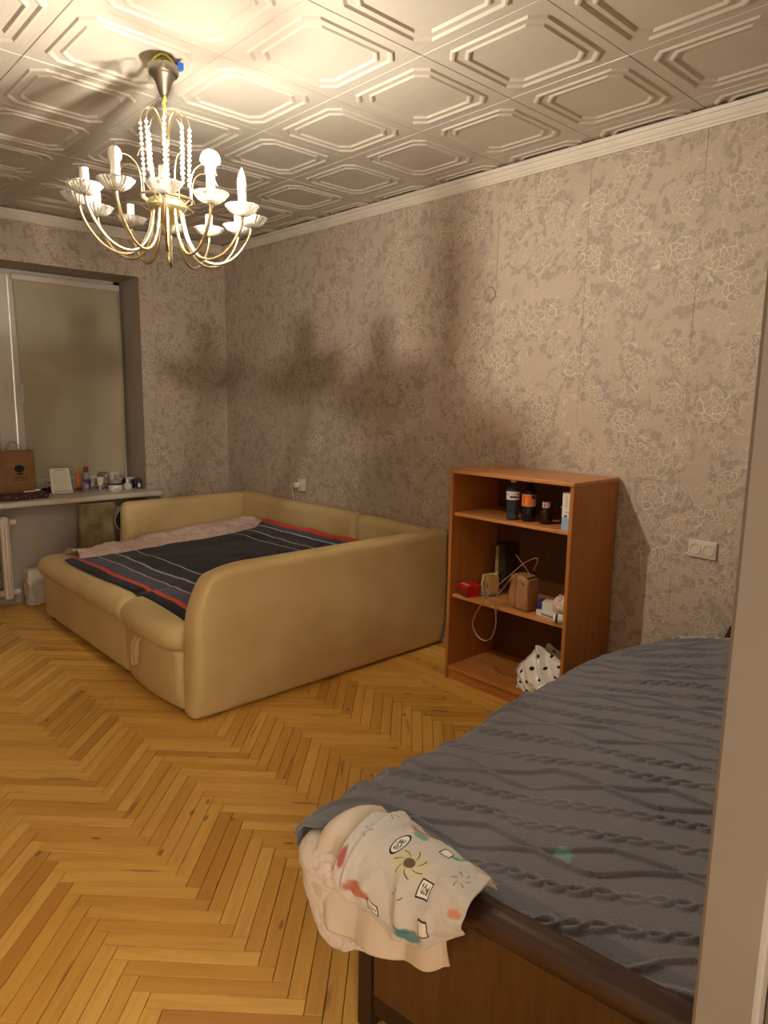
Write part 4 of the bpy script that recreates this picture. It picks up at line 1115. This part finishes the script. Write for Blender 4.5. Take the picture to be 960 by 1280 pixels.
sp1 = [(0.0, -0.045, 0.160), (-0.02, -0.010, 0.215), (-0.035, 0.030, 0.262)]
MB().strip([tuple(q) for q in crom(sp1, 10)], (0.3, 1, 0.2), 0.009, 0.002).build('handle', STRAP, b)
wp = [(2.735, 1.885, 0.655), (2.700, 1.845, 0.725), (2.685, 1.90, 0.700), (2.672, 1.97, 0.630), (2.640, 2.06, 0.530), (2.630, 2.125, 0.430), (2.628, 2.158, 0.350), (2.628, 2.125, 0.290), (2.628, 2.074, 0.280), (2.628, 2.030, 0.315), (2.628, 2.014, 0.385), (2.630, 2.020, 0.450), (2.645, 2.035, 0.500), (2.680, 2.010, 0.560), (2.705, 1.975, 0.625)]
ca, sa = math.cos(-math.radians(-6)), math.sin(-math.radians(-6))
lp = [((x-p[0])*ca-(y-p[1])*sa, (x-p[0])*sa+(y-p[1])*ca, z-p[2]) for x, y, z in wp]
MB().strip([tuple(q) for q in crom(lp, 70)], (1, 0.15, 0.1), 0.011, 0.0022).build('strap', STRAP, b)
# white boxes and rolled things at the right end
p = (2.690, 1.775, S2); b = thing('flat_carton', 'flat white carton lying on the middle shelf right of the handbag', 'carton', p, math.radians(-8))
MB().box(0, 0.09, -0.062, 0.062, 0, 0.026).build('box', simple('white_card', (222, 214, 202), 0.6), b, bevel=0.001)
MB().box(-0.0008, -0.0002, -0.05, 0.03, 0.008, 0.016).build('print_line', simple('blue_grey_print', (120, 124, 150), 0.6), b)
p = (2.715, 1.800, S2+0.0265); b = thing('small_carton', 'small white carton with dark blue end on top of the flat white carton', 'carton', p, math.radians(14))
MB().box(0, 0.05, -0.04, 0.014, 0, 0.040).build('box', simple('white_card', (222, 214, 202), 0.6), b, bevel=0.001)
MB().box(0, 0.05, 0.014, 0.040, 0, 0.040).build('blue_end', simple('navy_card', (38, 48, 120), 0.45), b, bevel=0.001)
p = (2.725, 1.712, S2+0.0265); b = thing('tissue_pack', 'crumpled pale pink soft pack at the right end of the middle shelf', 'soft pack', p, 0.2)
MB().softbox(-0.035, 0.045, -0.045, 0.045, 0, 0.088, 0.036, 8, 8, 8, lambda x, y, z: (x+0.010*float(vnoise(y*60, z*60, 5)), y+0.010*float(vnoise(x*60, z*55, 6)), z+0.012*float(vnoise(x*50, y*50, 7))*(z > 0.03))).build('pack', simple('pale_pink_film', (226, 196, 180), 0.35), b, smooth=True)
MB().softbox(-0.030, 0.030, -0.010, 0.030, 0.060, 0.083, 0.010, 4, 4, 2).build('flap', simple('pink_paper', (214, 178, 164), 0.6), b, smooth=True)
p = (2.664, 1.690, S2); b = thing('paper_roll', 'small white roll with a dark ring on the shelf edge', 'roll', p, 0.5)
r_ = MB().lathe([(0.001, 0.0), (0.020, 0.0), (0.0215, 0.004), (0.0215, 0.044), (0.020, 0.048), (0.001, 0.048)], 22); r_.map(lambda x, y, z: (x, z-0.024, y+0.0218)); r_.build('roll', simple('white_roll_paper', (226, 216, 206), 0.6), b, auto=40)
r_ = MB().lathe([(0.0219, 0.010), (0.0222, 0.012), (0.0222, 0.018), (0.0219, 0.020)], 22); r_.map(lambda x, y, z: (x, 0.024-z, y+0.0218)); r_.build('ring', simple('dark_maroon_ring', (60, 26, 28), 0.4), b, smooth=True)
# polka-dot bag on the bottom shelf
def dots():
    g = M('white_polka_dot_film', (224, 216, 206), 0.14, 0.6); uv = g.node('ShaderNodeUVMap'); uv.uv_map = 'UVMap'; u, v, _ = g.xyz(S(g.nt, uv.outputs[0]))
    uu_ = u*4.2; row = uu_.floor(); vv = v*3.4+(row*0.5).frac(); a = uu_.frac()-0.5; bb = vv.frac()-0.5
    r = ((a*a)*1.0+(bb*bb)*1.3).sqrt(); d = 1.0-r.smooth(0.14, 0.17)
    g.set('Base Color', g.mix(d, lin(228, 220, 210), lin(20, 17, 16))); return g.mat
net = [[(0.02, 0.125, 0.0), (-0.020, 0.128, 0.05), (-0.010, 0.130, 0.095), (0.03, 0.118, 0.12)],
       [(-0.060, 0.100, 0.0), (-0.065, 0.098, 0.06), (-0.030, 0.092, 0.125), (0.03, 0.082, 0.165)],
       [(-0.070, 0.055, 0.0), (-0.082, 0.050, 0.06), (-0.045, 0.055, 0.14), (0.02, 0.048, 0.212)],
       [(-0.072, 0.000, 0.0), (-0.090, 0.000, 0.055), (-0.050, -0.005, 0.125), (0.02, -0.008, 0.19)],
       [(-0.070, -0.055, 0.0), (-0.082, -0.060, 0.055), (-0.040, -0.055, 0.12), (0.025, -0.06, 0.185)],
       [(-0.030, -0.105, 0.0), (-0.040, -0.116, 0.055), (-0.015, -0.118, 0.12), (0.03, -0.115, 0.172)],
       [(0.05, -0.122, 0.0), (0.03, -0.128, 0.05), (0.04, -0.128, 0.11), (0.06, -0.12, 0.16)]]
Q = loft(net, 70, 60); ii, jj = np.meshgrid(np.linspace(0, 1, 70), np.linspace(0, 1, 60), indexing='ij')
cr = 0.030*np.abs(vnoise(ii*4.5+jj*3, jj*3.5, 91))+0.007*np.abs(vnoise(ii*13-jj*6, jj*8, 92))
Q[..., 0] += cr*2-0.01; Q[..., 2] = np.maximum(0.001, Q[..., 2]+0.010*vnoise(ii*8, jj*7, 93)*jj)
b = thing('plastic_bag', 'shiny white plastic bag with black polka dots on the bottom shelf', 'bag', (2.735, 1.812, S3))
UVq = np.stack([ii*1.4, jj*1.2], -1)
MB().grid(Q, uvs=UVq).build('front', dots(), b, smooth=True, solid=0.0008)
Qb = Q.copy(); Qb[..., 0] = 0.13-0.35*(Q[..., 0]); Qb[..., 2] *= 0.93
MB().grid(Qb, uvs=UVq).build('back', dots(), b, smooth=True, solid=0.0008)

# ------------------------------------------------------------------ things on the window sill
Z0 = SILL_T+0.0005
KRAFT = M('brown_kraft_paper', (150, 112, 74), 0.8, 0.2).varied((152, 114, 76), (138, 100, 64), 6.0, 0.2, 180.0, 0.001).mat
INK = simple('black_print', (26, 22, 20), 0.7)
b = thing('paper_bag', 'brown kraft paper carrier bag with a round black logo on the sill', 'bag', (1.435, 5.37, Z0), math.radians(4))
def kr(x, y, z): return x*(1+0.05*z), y*(1-0.35*max(0, z-0.1)/0.2), z
mb = MB(); W2, D2, HH = 0.125, 0.05, 0.315
P = np.array([[(x, y, z) for z in np.linspace(0, HH, 8)] for x, y in ((-W2, -D2), (-W2*0.5, -D2-0.002), (0, -D2-0.003), (W2*0.5, -D2-0.002), (W2, -D2), (W2*0.97, 0), (W2, D2), (0, D2), (-W2, D2), (-W2*0.97, 0), (-W2, -D2))], float)
mb.grid(P).box(-W2, W2, -D2, D2, 0, 0.003); mb.map(kr); mb.build('body', KRAFT, b, solid=0.0012)
for yy in (-0.035, 0.035):
    MB().tube(crom([(-0.045, yy*0.6, 0.30), (-0.042, yy*0.6, 0.34), (-0.015, yy*0.6, 0.375), (0.015, yy*0.6, 0.375), (0.042, yy*0.6, 0.34), (0.045, yy*0.6, 0.30)], 26).tolist(), 0.0022, 6).build('handle', KRAFT, b, smooth=True)
lg = MB()
def onbag(x, z): return (x, -D2*(1-0.35*max(0, z-0.1)/0.2)-0.0045, z)
def disc(cx, cz, rx, rz, n=20, a0=0, a1=2*PI):
    pts = [onbag(cx+rx*math.cos(a0+(a1-a0)*k/n), cz+rz*math.sin(a0+(a1-a0)*k/n)) for k in range(n+1)]
    lg.add([onbag(cx, cz)]+pts, [(0, k, k+1) for k in range(1, n+1)])
disc(0.020, 0.192, 0.034, 0.026); disc(0.020, 0.163, 0.026, 0.014, 14, PI, 2*PI)
for zz in (0.128, 0.110):
    for k, ww in enumerate((0.012, 0.010, 0.013, 0.009, 0.012, 0.011)):
        x0 = -0.024+k*0.016; lg.add([onbag(x0, zz), onbag(x0+ww, zz), onbag(x0+ww, zz+0.004), onbag(x0, zz+0.004)], [(0, 1, 2, 3)])
        lg.add([onbag(x0, zz), onbag(x0+0.004, zz), onbag(x0+0.004, zz+0.013), onbag(x0, zz+0.013)], [(0, 1, 2, 3)])
        if k % 2: lg.add([onbag(x0, zz+0.010), onbag(x0+ww, zz+0.010), onbag(x0+ww, zz+0.013), onbag(x0, zz+0.013)], [(0, 1, 2, 3)])
lg.build('logo', INK, b)
# burgundy clutch
MAR = M('burgundy_leather', (84, 40, 38), 0.5, 0.4).varied((88, 42, 40), (70, 30, 30), 10.0, 0.2, 200.0).mat
b = thing('clutch_bag', 'flat burgundy clutch with small white dots lying at the edge of the sill', 'clutch', (1.42, 5.165, Z0), math.radians(3))
MB().softbox(-0.155, 0.155, -0.065, 0.065, 0.0, 0.040, 0.014, 8, 5, 3).build('body', MAR, b, smooth=True)
MB().softbox(-0.150, 0.150, -0.0665, -0.02, 0.022, 0.042, 0.008, 8, 3, 2).build('flap', MAR, b, smooth=True)
for x, z in ((-0.06, 0.018), (0.005, 0.028), (0.06, 0.020), (0.10, 0.030), (0.135, 0.018), (0.03, 0.012), (-0.11, 0.028)): MB().sphere((x, -0.066, z), 0.0032, 8, 6, (1, 0.4, 1)).build('stud', SLEEVE, b, smooth=True)
b = thing('cosmetic_stick', 'thin white cosmetic stick with a fat cap lying on the burgundy clutch', 'stick', (1.465, 5.175, Z0+0.0425), math.radians(8))
r_ = MB().lathe([(0.001, 0), (0.005, 0.0), (0.005, 0.075), (0.001, 0.076)], 12); r_.map(lambda x, y, z: (z-0.03, x, y+0.005)); r_.build('barrel', SLEEVE, b, auto=40)
r_ = MB().lathe([(0.001, 0.0), (0.0075, 0.001), (0.0085, 0.006), (0.0085, 0.030), (0.006, 0.036), (0.001, 0.037)], 14); r_.map(lambda x, y, z: (z+0.045, x, y+0.0085)); r_.build('cap', simple('ivory_cap', (210, 204, 180), 0.4), b, auto=40)
# black band and white box behind
b = thing('hair_band', 'black curved band lying beside the paper bag on the sill', 'band', (1.665, 5.40, Z0), 0.2)
MB().tube([(0.055*math.cos(a), 0.03*math.sin(a), 0.018+0.012*math.sin(2*a)) for a in np.linspace(0, 2*PI, 30, endpoint=False)], 0.010, 8, closed=True).build('band', INK, b, smooth=True)
MB().softbox(-0.02, 0.05, -0.042, -0.028, 0.0, 0.028, 0.005, 3, 2, 2).build('clasp', INK, b, smooth=True)
b = thing('pill_box', 'pale pink box standing on the sill behind the black curved band', 'box', (1.70, 5.455, Z0), 0.1)
MB().box(-0.035, 0.035, -0.018, 0.018, 0, 0.088).build('box', simple('pale_pink_card', (204, 178, 166), 0.6), b, bevel=0.002)
MB().box(-0.030, 0.030, -0.0192, -0.0184, 0.06, 0.075).build('print', simple('rose_print', (150, 104, 100), 0.6), b)
# white stand mirror / tablet device
b = thing('tabletop_stand', 'white rounded rectangular stand leaning back at the edge of the sill', 'stand', (1.715, 5.255, Z0), math.radians(2))
tl = math.radians(14)
def lean(x, y, z): return x*(1-0.10*(z/0.18)), y*math.cos(tl)+z*math.sin(tl), z*math.cos(tl)-y*math.sin(tl)+0.003
MB().softbox(-0.076, 0.076, -0.008, 0.008, 0.0, 0.185, 0.007, 4, 2, 4).map(lean).build('case', SLEEVE, b, smooth=True)
MB().softbox(-0.060, 0.060, -0.0105, -0.004, 0.022, 0.168, 0.003, 3, 2, 3).map(lean).build('face', simple('pale_grey_panel', (228, 220, 206), 0.3), b, smooth=True)
MB().box(-0.045, 0.045, -0.0115, -0.0102, 0.170, 0.174).map(lean).build('slot', simple('grey_slot', (140, 130, 118), 0.5), b)
MB().box(-0.062, 0.062, -0.0115, -0.0102, 0.014, 0.017).map(lean).build('hinge', simple('grey_slot', (140, 130, 118), 0.5), b)
MB().box(-0.03, 0.03, 0.045, 0.050, 0.0, 0.12).map(lambda x, y, z: (x, y-z*0.10+0.035, z)).build('leg', SLEEVE, b)
def bottle(name, label, cat, p, prof, mat, parts, group=None):
    b = thing(name, label, cat, p, view_ang(p)-PI); MB().lathe(prof, 26).build('body', mat, b, smooth=True)
    for pn, pr, pm in parts: MB().lathe(pr, 26).build(pn, pm, b, auto=40)
    return b
ORG = simple('orange_tube_plastic', (206, 116, 44), 0.4)
b = thing('cream_tube', 'orange cosmetic tube standing next to the red-capped bottle', 'tube', (1.868, 5.36, Z0))
MB().softbox(-0.020, 0.020, -0.020, 0.020, 0.024, 0.150, 0.018, 4, 4, 6, lambda x, y, z: (x, y*(1-0.85*max(0, z-0.03)/0.12), z)).build('tube', ORG, b, smooth=True)
MB().lathe([(0.001, 0), (0.015, 0.0), (0.016, 0.024), (0.001, 0.026)], 18).build('cap', simple('brown_cap', (120, 62, 24), 0.45), b, auto=40)
PUR = simple('purple_label', (66, 48, 104), 0.5); MILKY = clear_plastic('milky_clear_plastic', (206, 198, 188), 0.5, 0.15)
b = bottle('lotion_bottle', 'clear bottle with red cap and purple label on the sill', 'bottle', (1.915, 5.33, Z0), [(0.001, 0.003), (0.024, 0), (0.027, 0.005), (0.027, 0.118), (0.022, 0.130), (0.013, 0.136), (0.013, 0.145)], MILKY,
       [('cap', [(0.018, 0.142), (0.018, 0.178), (0.016, 0.180), (0.001, 0.180)], simple('brick_red_cap', (150, 52, 44), 0.4)), ('label', [(0.0275, 0.020), (0.0277, 0.021), (0.0277, 0.088), (0.0275, 0.089)], PUR)])
wrap(0.0280, 0.025, 0.055, 10, PI-0.5, PI+0.6).build('label_mark', simple('lilac_print', (170, 156, 190), 0.5), b)
bottle('clear_vial', 'small clear vial with a pale base beside the orange tube', 'vial', (1.893, 5.315, Z0), [(0.001, 0.002), (0.010, 0), (0.011, 0.004), (0.011, 0.045), (0.007, 0.052), (0.007, 0.058)], MILKY, [('cap', [(0.009, 0.056), (0.009, 0.070), (0.001, 0.071)], simple('blue_grey_cap', (136, 142, 154), 0.4))])
bottle('glass_cup', 'ivory cup in a clear glass holder with a gold band', 'cup', (2.005, 5.30, Z0), [(0.001, 0.002), (0.020, 0), (0.014, 0.006), (0.012, 0.018), (0.030, 0.030), (0.034, 0.048), (0.033, 0.048), (0.028, 0.032), (0.001, 0.026)], CRYSTAL,
       [('band', [(0.0335, 0.044), (0.0350, 0.046), (0.0350, 0.053), (0.0335, 0.055)], BRASS), ('cup', [(0.001, 0.050), (0.024, 0.050), (0.030, 0.098), (0.0285, 0.098), (0.022, 0.056), (0.001, 0.055)], simple('ivory_wax', (222, 212, 184), 0.5))])
b = thing('soap_box', 'white box with a dark dot mark standing behind the ivory cup', 'box', (2.170, 5.455, Z0), 0.1)
MB().box(-0.034, 0.034, -0.02, 0.02, 0, 0.115).build('box', simple('white_card', (222, 214, 202), 0.6), b, bevel=0.002)
MB().lathe([(0.001, 0), (0.009, 0.0), (0.009, 0.0006), (0.001, 0.0007)], 14).map(lambda x, y, z: (x, -0.0203-z, y+0.085)).build('mark', INK, b)
b = bottle('cream_jar', 'round white cream jar with a black band near the edge of the sill', 'jar', (2.085, 5.215, Z0), [(0.001, 0.0), (0.046, 0.0), (0.050, 0.004), (0.050, 0.044), (0.047, 0.047), (0.001, 0.047)], simple('white_jar_plastic', (222, 214, 204), 0.3),
       [('lid_band', [(0.0495, 0.047), (0.0505, 0.049), (0.0505, 0.058), (0.0495, 0.060), (0.001, 0.060)], INK), ('lid', [(0.046, 0.060), (0.046, 0.078), (0.043, 0.081), (0.001, 0.081)], MILKY)])
wrap(0.0503, 0.012, 0.020, 10, PI-0.1, PI+0.5).build('label_mark', simple('grey_print', (110, 100, 96), 0.5), b)
b = thing('crystal_bottle', 'pointed clear perfume bottle behind the round cream jar', 'bottle', (2.135, 5.32, Z0))
MB().lathe([(0.001, 0.002), (0.034, 0.0), (0.037, 0.006), (0.030, 0.050), (0.016, 0.082), (0.010, 0.092)], 10).build('body', CRYSTAL, b)
MB().lathe([(0.010, 0.090), (0.014, 0.098), (0.010, 0.112), (0.001, 0.122)], 8).build('stopper', CRYSTAL, b)
b = thing('clear_bag', 'crumpled clear plastic bag behind the perfume bottle', 'bag', (2.075, 5.425, Z0))
MB().softbox(-0.06, 0.06, -0.03, 0.03, 0, 0.125, 0.028, 10, 6, 10, lambda x, y, z: (x*(1-0.4*z/0.125)+0.012*float(vnoise(y*50, z*40, 3)), y+0.014*float(vnoise(x*45, z*40, 4)), z)).build('film', clear_plastic('crinkled_film', (214, 204, 190), 0.8, 0.2), b, smooth=True)
MB().tube([(0.036*math.cos(a), 0.018*math.sin(a), 0.118) for a in np.linspace(0, 2*PI, 20, endpoint=False)], 0.003, 6, closed=True).build('knot', MILKY, b, smooth=True)
bottle('pump_bottle', 'small ivory bottle with a narrow top beside the cream jar', 'bottle', (2.188, 5.235, Z0), [(0.001, 0.0), (0.030, 0.0), (0.033, 0.004), (0.033, 0.030), (0.024, 0.046), (0.010, 0.054), (0.008, 0.060)], simple('ivory_plastic', (212, 204, 184), 0.35), [('cap', [(0.011, 0.056), (0.011, 0.074), (0.006, 0.080), (0.001, 0.081)], SLEEVE)])
NAVYJ = simple('navy_jar_glass', (34, 30, 58), 0.2)
bottle('navy_jar', 'dark navy jar with a pale lid at the end of the sill', 'jar', (2.238, 5.31, Z0), [(0.001, 0.0), (0.034, 0.0), (0.037, 0.004), (0.037, 0.066), (0.033, 0.072), (0.001, 0.072)], NAVYJ, [('lid', [(0.035, 0.072), (0.035, 0.084), (0.033, 0.086), (0.001, 0.086)], simple('pale_grey_lid', (196, 188, 178), 0.4))])
b = bottle('navy_bottle', 'small navy box-shaped bottle with a white label at the end of the sill', 'bottle', (2.285, 5.25, Z0), [(0.001, 0.0), (0.019, 0.0), (0.021, 0.003), (0.021, 0.060), (0.017, 0.066), (0.001, 0.067)], NAVYJ, [('cap', [(0.014, 0.066), (0.014, 0.078), (0.001, 0.079)], NAVYJ)])
wrap(0.0215, 0.010, 0.042, 10, PI-0.5, PI+0.5).build('label', simple('white_label_paper', (210, 204, 196), 0.6), b)

# ------------------------------------------------------------------ bags on the floor below the sill
OLIVE = M('olive_crinkled_paper', (150, 132, 92), 0.6, 0.3).varied((156, 138, 98), (128, 112, 74), 9.0, 0.3, 90.0, 0.002).mat
b = thing('paper_sack', 'crumpled olive beige paper sack standing between the sofa and the sill', 'sack', (1.868, 5.045, 0.0))
def crush(x, y, z): return x + 0.026*float(vnoise(y*18+3, z*11, 12)), y + 0.060*float(vnoise(x*13+z*6, z*11, 13))*(1 if z > 0.05 else 0), z
MB().softbox(-0.130, 0.130, -0.05, 0.05, 0.0, 0.665, 0.030, 12, 6, 26, crush).build('sack', OLIVE, b)
MB().softbox(-0.120, 0.120, -0.030, 0.030, 0.650, 0.676, 0.010, 8, 4, 2, crush).build('rolled_top', OLIVE, b, smooth=True)
b = thing('round_drum', 'black round drum with a pale rim standing behind the end of the sofa arm', 'drum', (2.030, 4.905, 0.0))
MB().tube([(0.085*math.cos(a), -0.004, 0.555+0.085*math.sin(a)) for a in np.linspace(0, 2*PI, 32, endpoint=False)], 0.005, 6, closed=True).build('rim', simple('grey_wire', (150, 140, 124), 0.4), b, smooth=True)
MB().lathe([(0.001, 0.0), (0.078, 0.0), (0.080, 0.006), (0.078, 0.030), (0.001, 0.032)], 28).map(lambda x, y, z: (x, z, 0.555+y)).build('drum', INK, b, auto=40)
MB().lathe([(0.055, 0.0), (0.055, 0.012), (0.014, 0.022), (0.012, 0.475), (0.001, 0.476)], 18, (0, 0.018, 0), close=True).build('stand', INK, b, auto=40)
b = thing('plastic_sack', 'white crumpled plastic carrier bag standing on the parquet by the radiator', 'bag', (1.452, 5.07, 0.0), 0.1)
FILM = simple('white_carrier_film', (206, 190, 170), 0.35, 0.1, 20.0)
MB().softbox(-0.075, 0.075, -0.05, 0.05, 0.0, 0.255, 0.022, 12, 8, 16, lambda x, y, z: (x+0.016*float(vnoise(y*40, z*22, 14)), y+0.020*float(vnoise(x*32, z*22, 15))*(z > 0.03), z+0.020*float(vnoise(x*30, y*20, 16))*(z > 0.2))).build('sack', FILM, b, smooth=True)
MB().strip(crom([(-0.03, -0.02, 0.235), (-0.01, -0.03, 0.265), (0.03, -0.02, 0.25), (0.055, -0.01, 0.235)], 14).tolist(), (0, 1, 0.3), 0.02, 0.002).build('handle', FILM, b)
MB().box(0.036, 0.041, -0.058, -0.0555, 0.085, 0.12).box(0.036, 0.060, -0.058, -0.0555, 0.083, 0.089).build('mark', INK, b)

# ------------------------------------------------------------------ wall fittings
IVORY = simple('ivory_socket_plastic', (214, 202, 182), 0.35, 0.03)
SOCK = simple('socket_recess', (176, 164, 146), 0.45)
b = thing('wall_socket', 'double ivory power socket on the floral wall above the bed', 'socket', (XR, 1.231, 0.829))
MB().softbox(-0.012, 0.0, -0.061, 0.061, -0.0385, 0.0385, 0.005, 3, 6, 4).build('plate', IVORY, b, smooth=True)
for yy in (0.0285, -0.0285):
    s = MB(); s.lathe([(0.0245, 0.0), (0.0255, 0.003), (0.0245, 0.004), (0.0215, 0.0035), (0.0205, 0.003), (0.0200, -0.0005), (0.001, -0.0005)], 28); s.map(lambda x, y, z: (-0.0115-z, yy+x, y)); so_ = s.build('outlet', IVORY, b, smooth=True)
    s = MB()
    for q in (-0.0095, 0.0095): s.lathe([(0.003, 0.0), (0.003, 0.0012), (0.001, 0.0013)], 10, (q*0.55, q, 0))
    s.box(-0.003, 0.003, -0.0205, -0.0165, 0, 0.002).box(-0.003, 0.003, 0.0165, 0.0205, 0, 0.002)
    s.map(lambda x, y, z: (-0.0088-z, yy+x, y)); s.build('hole', INK, so_)
b = thing('wall_socket', 'small ivory socket with a white plug and lead above the sofa back', 'socket', (XR, 4.13, 0.815))
MB().softbox(-0.030, 0.0, -0.040, 0.036, -0.045, 0.045, 0.008, 3, 4, 4).build('plate', IVORY, b, smooth=True)
MB().softbox(-0.070, -0.028, 0.000, 0.034, -0.018, 0.020, 0.010, 3, 4, 4).build('plug', SLEEVE, b, smooth=True)
MB().tube(crom([(-0.062, 0.030, 0.005), (-0.068, 0.060, 0.004), (-0.055, 0.085, -0.012), (-0.030, 0.10, -0.05), (-0.012, 0.105, -0.12), (-0.008, 0.10, -0.2)], 26).tolist(), 0.0032, 6).build('lead', SLEEVE, b, smooth=True)
b = thing('junction_box_cover', 'small round papered cover cap high on the floral wall', 'cover cap', (XR, 2.463, 2.006))
m_ = MB().lathe([(0.037, 0.0), (0.038, 0.004), (0.035, 0.007), (0.001, 0.008)], 32); m_.map(lambda x, y, z: (-z, x, y)); m_.build('cap', simple('papered_cap', (190, 172, 150), 0.55, 0.2, 60.0, 0.3, 90.0), b, auto=50)
m_ = MB().lathe([(0.0375, 0.0), (0.0395, 0.0), (0.0395, 0.0012), (0.0375, 0.0012)], 32); m_.map(lambda x, y, z: (-z, x, y)); m_.build('rim', simple('cap_gap', (96, 80, 66), 0.7), b)
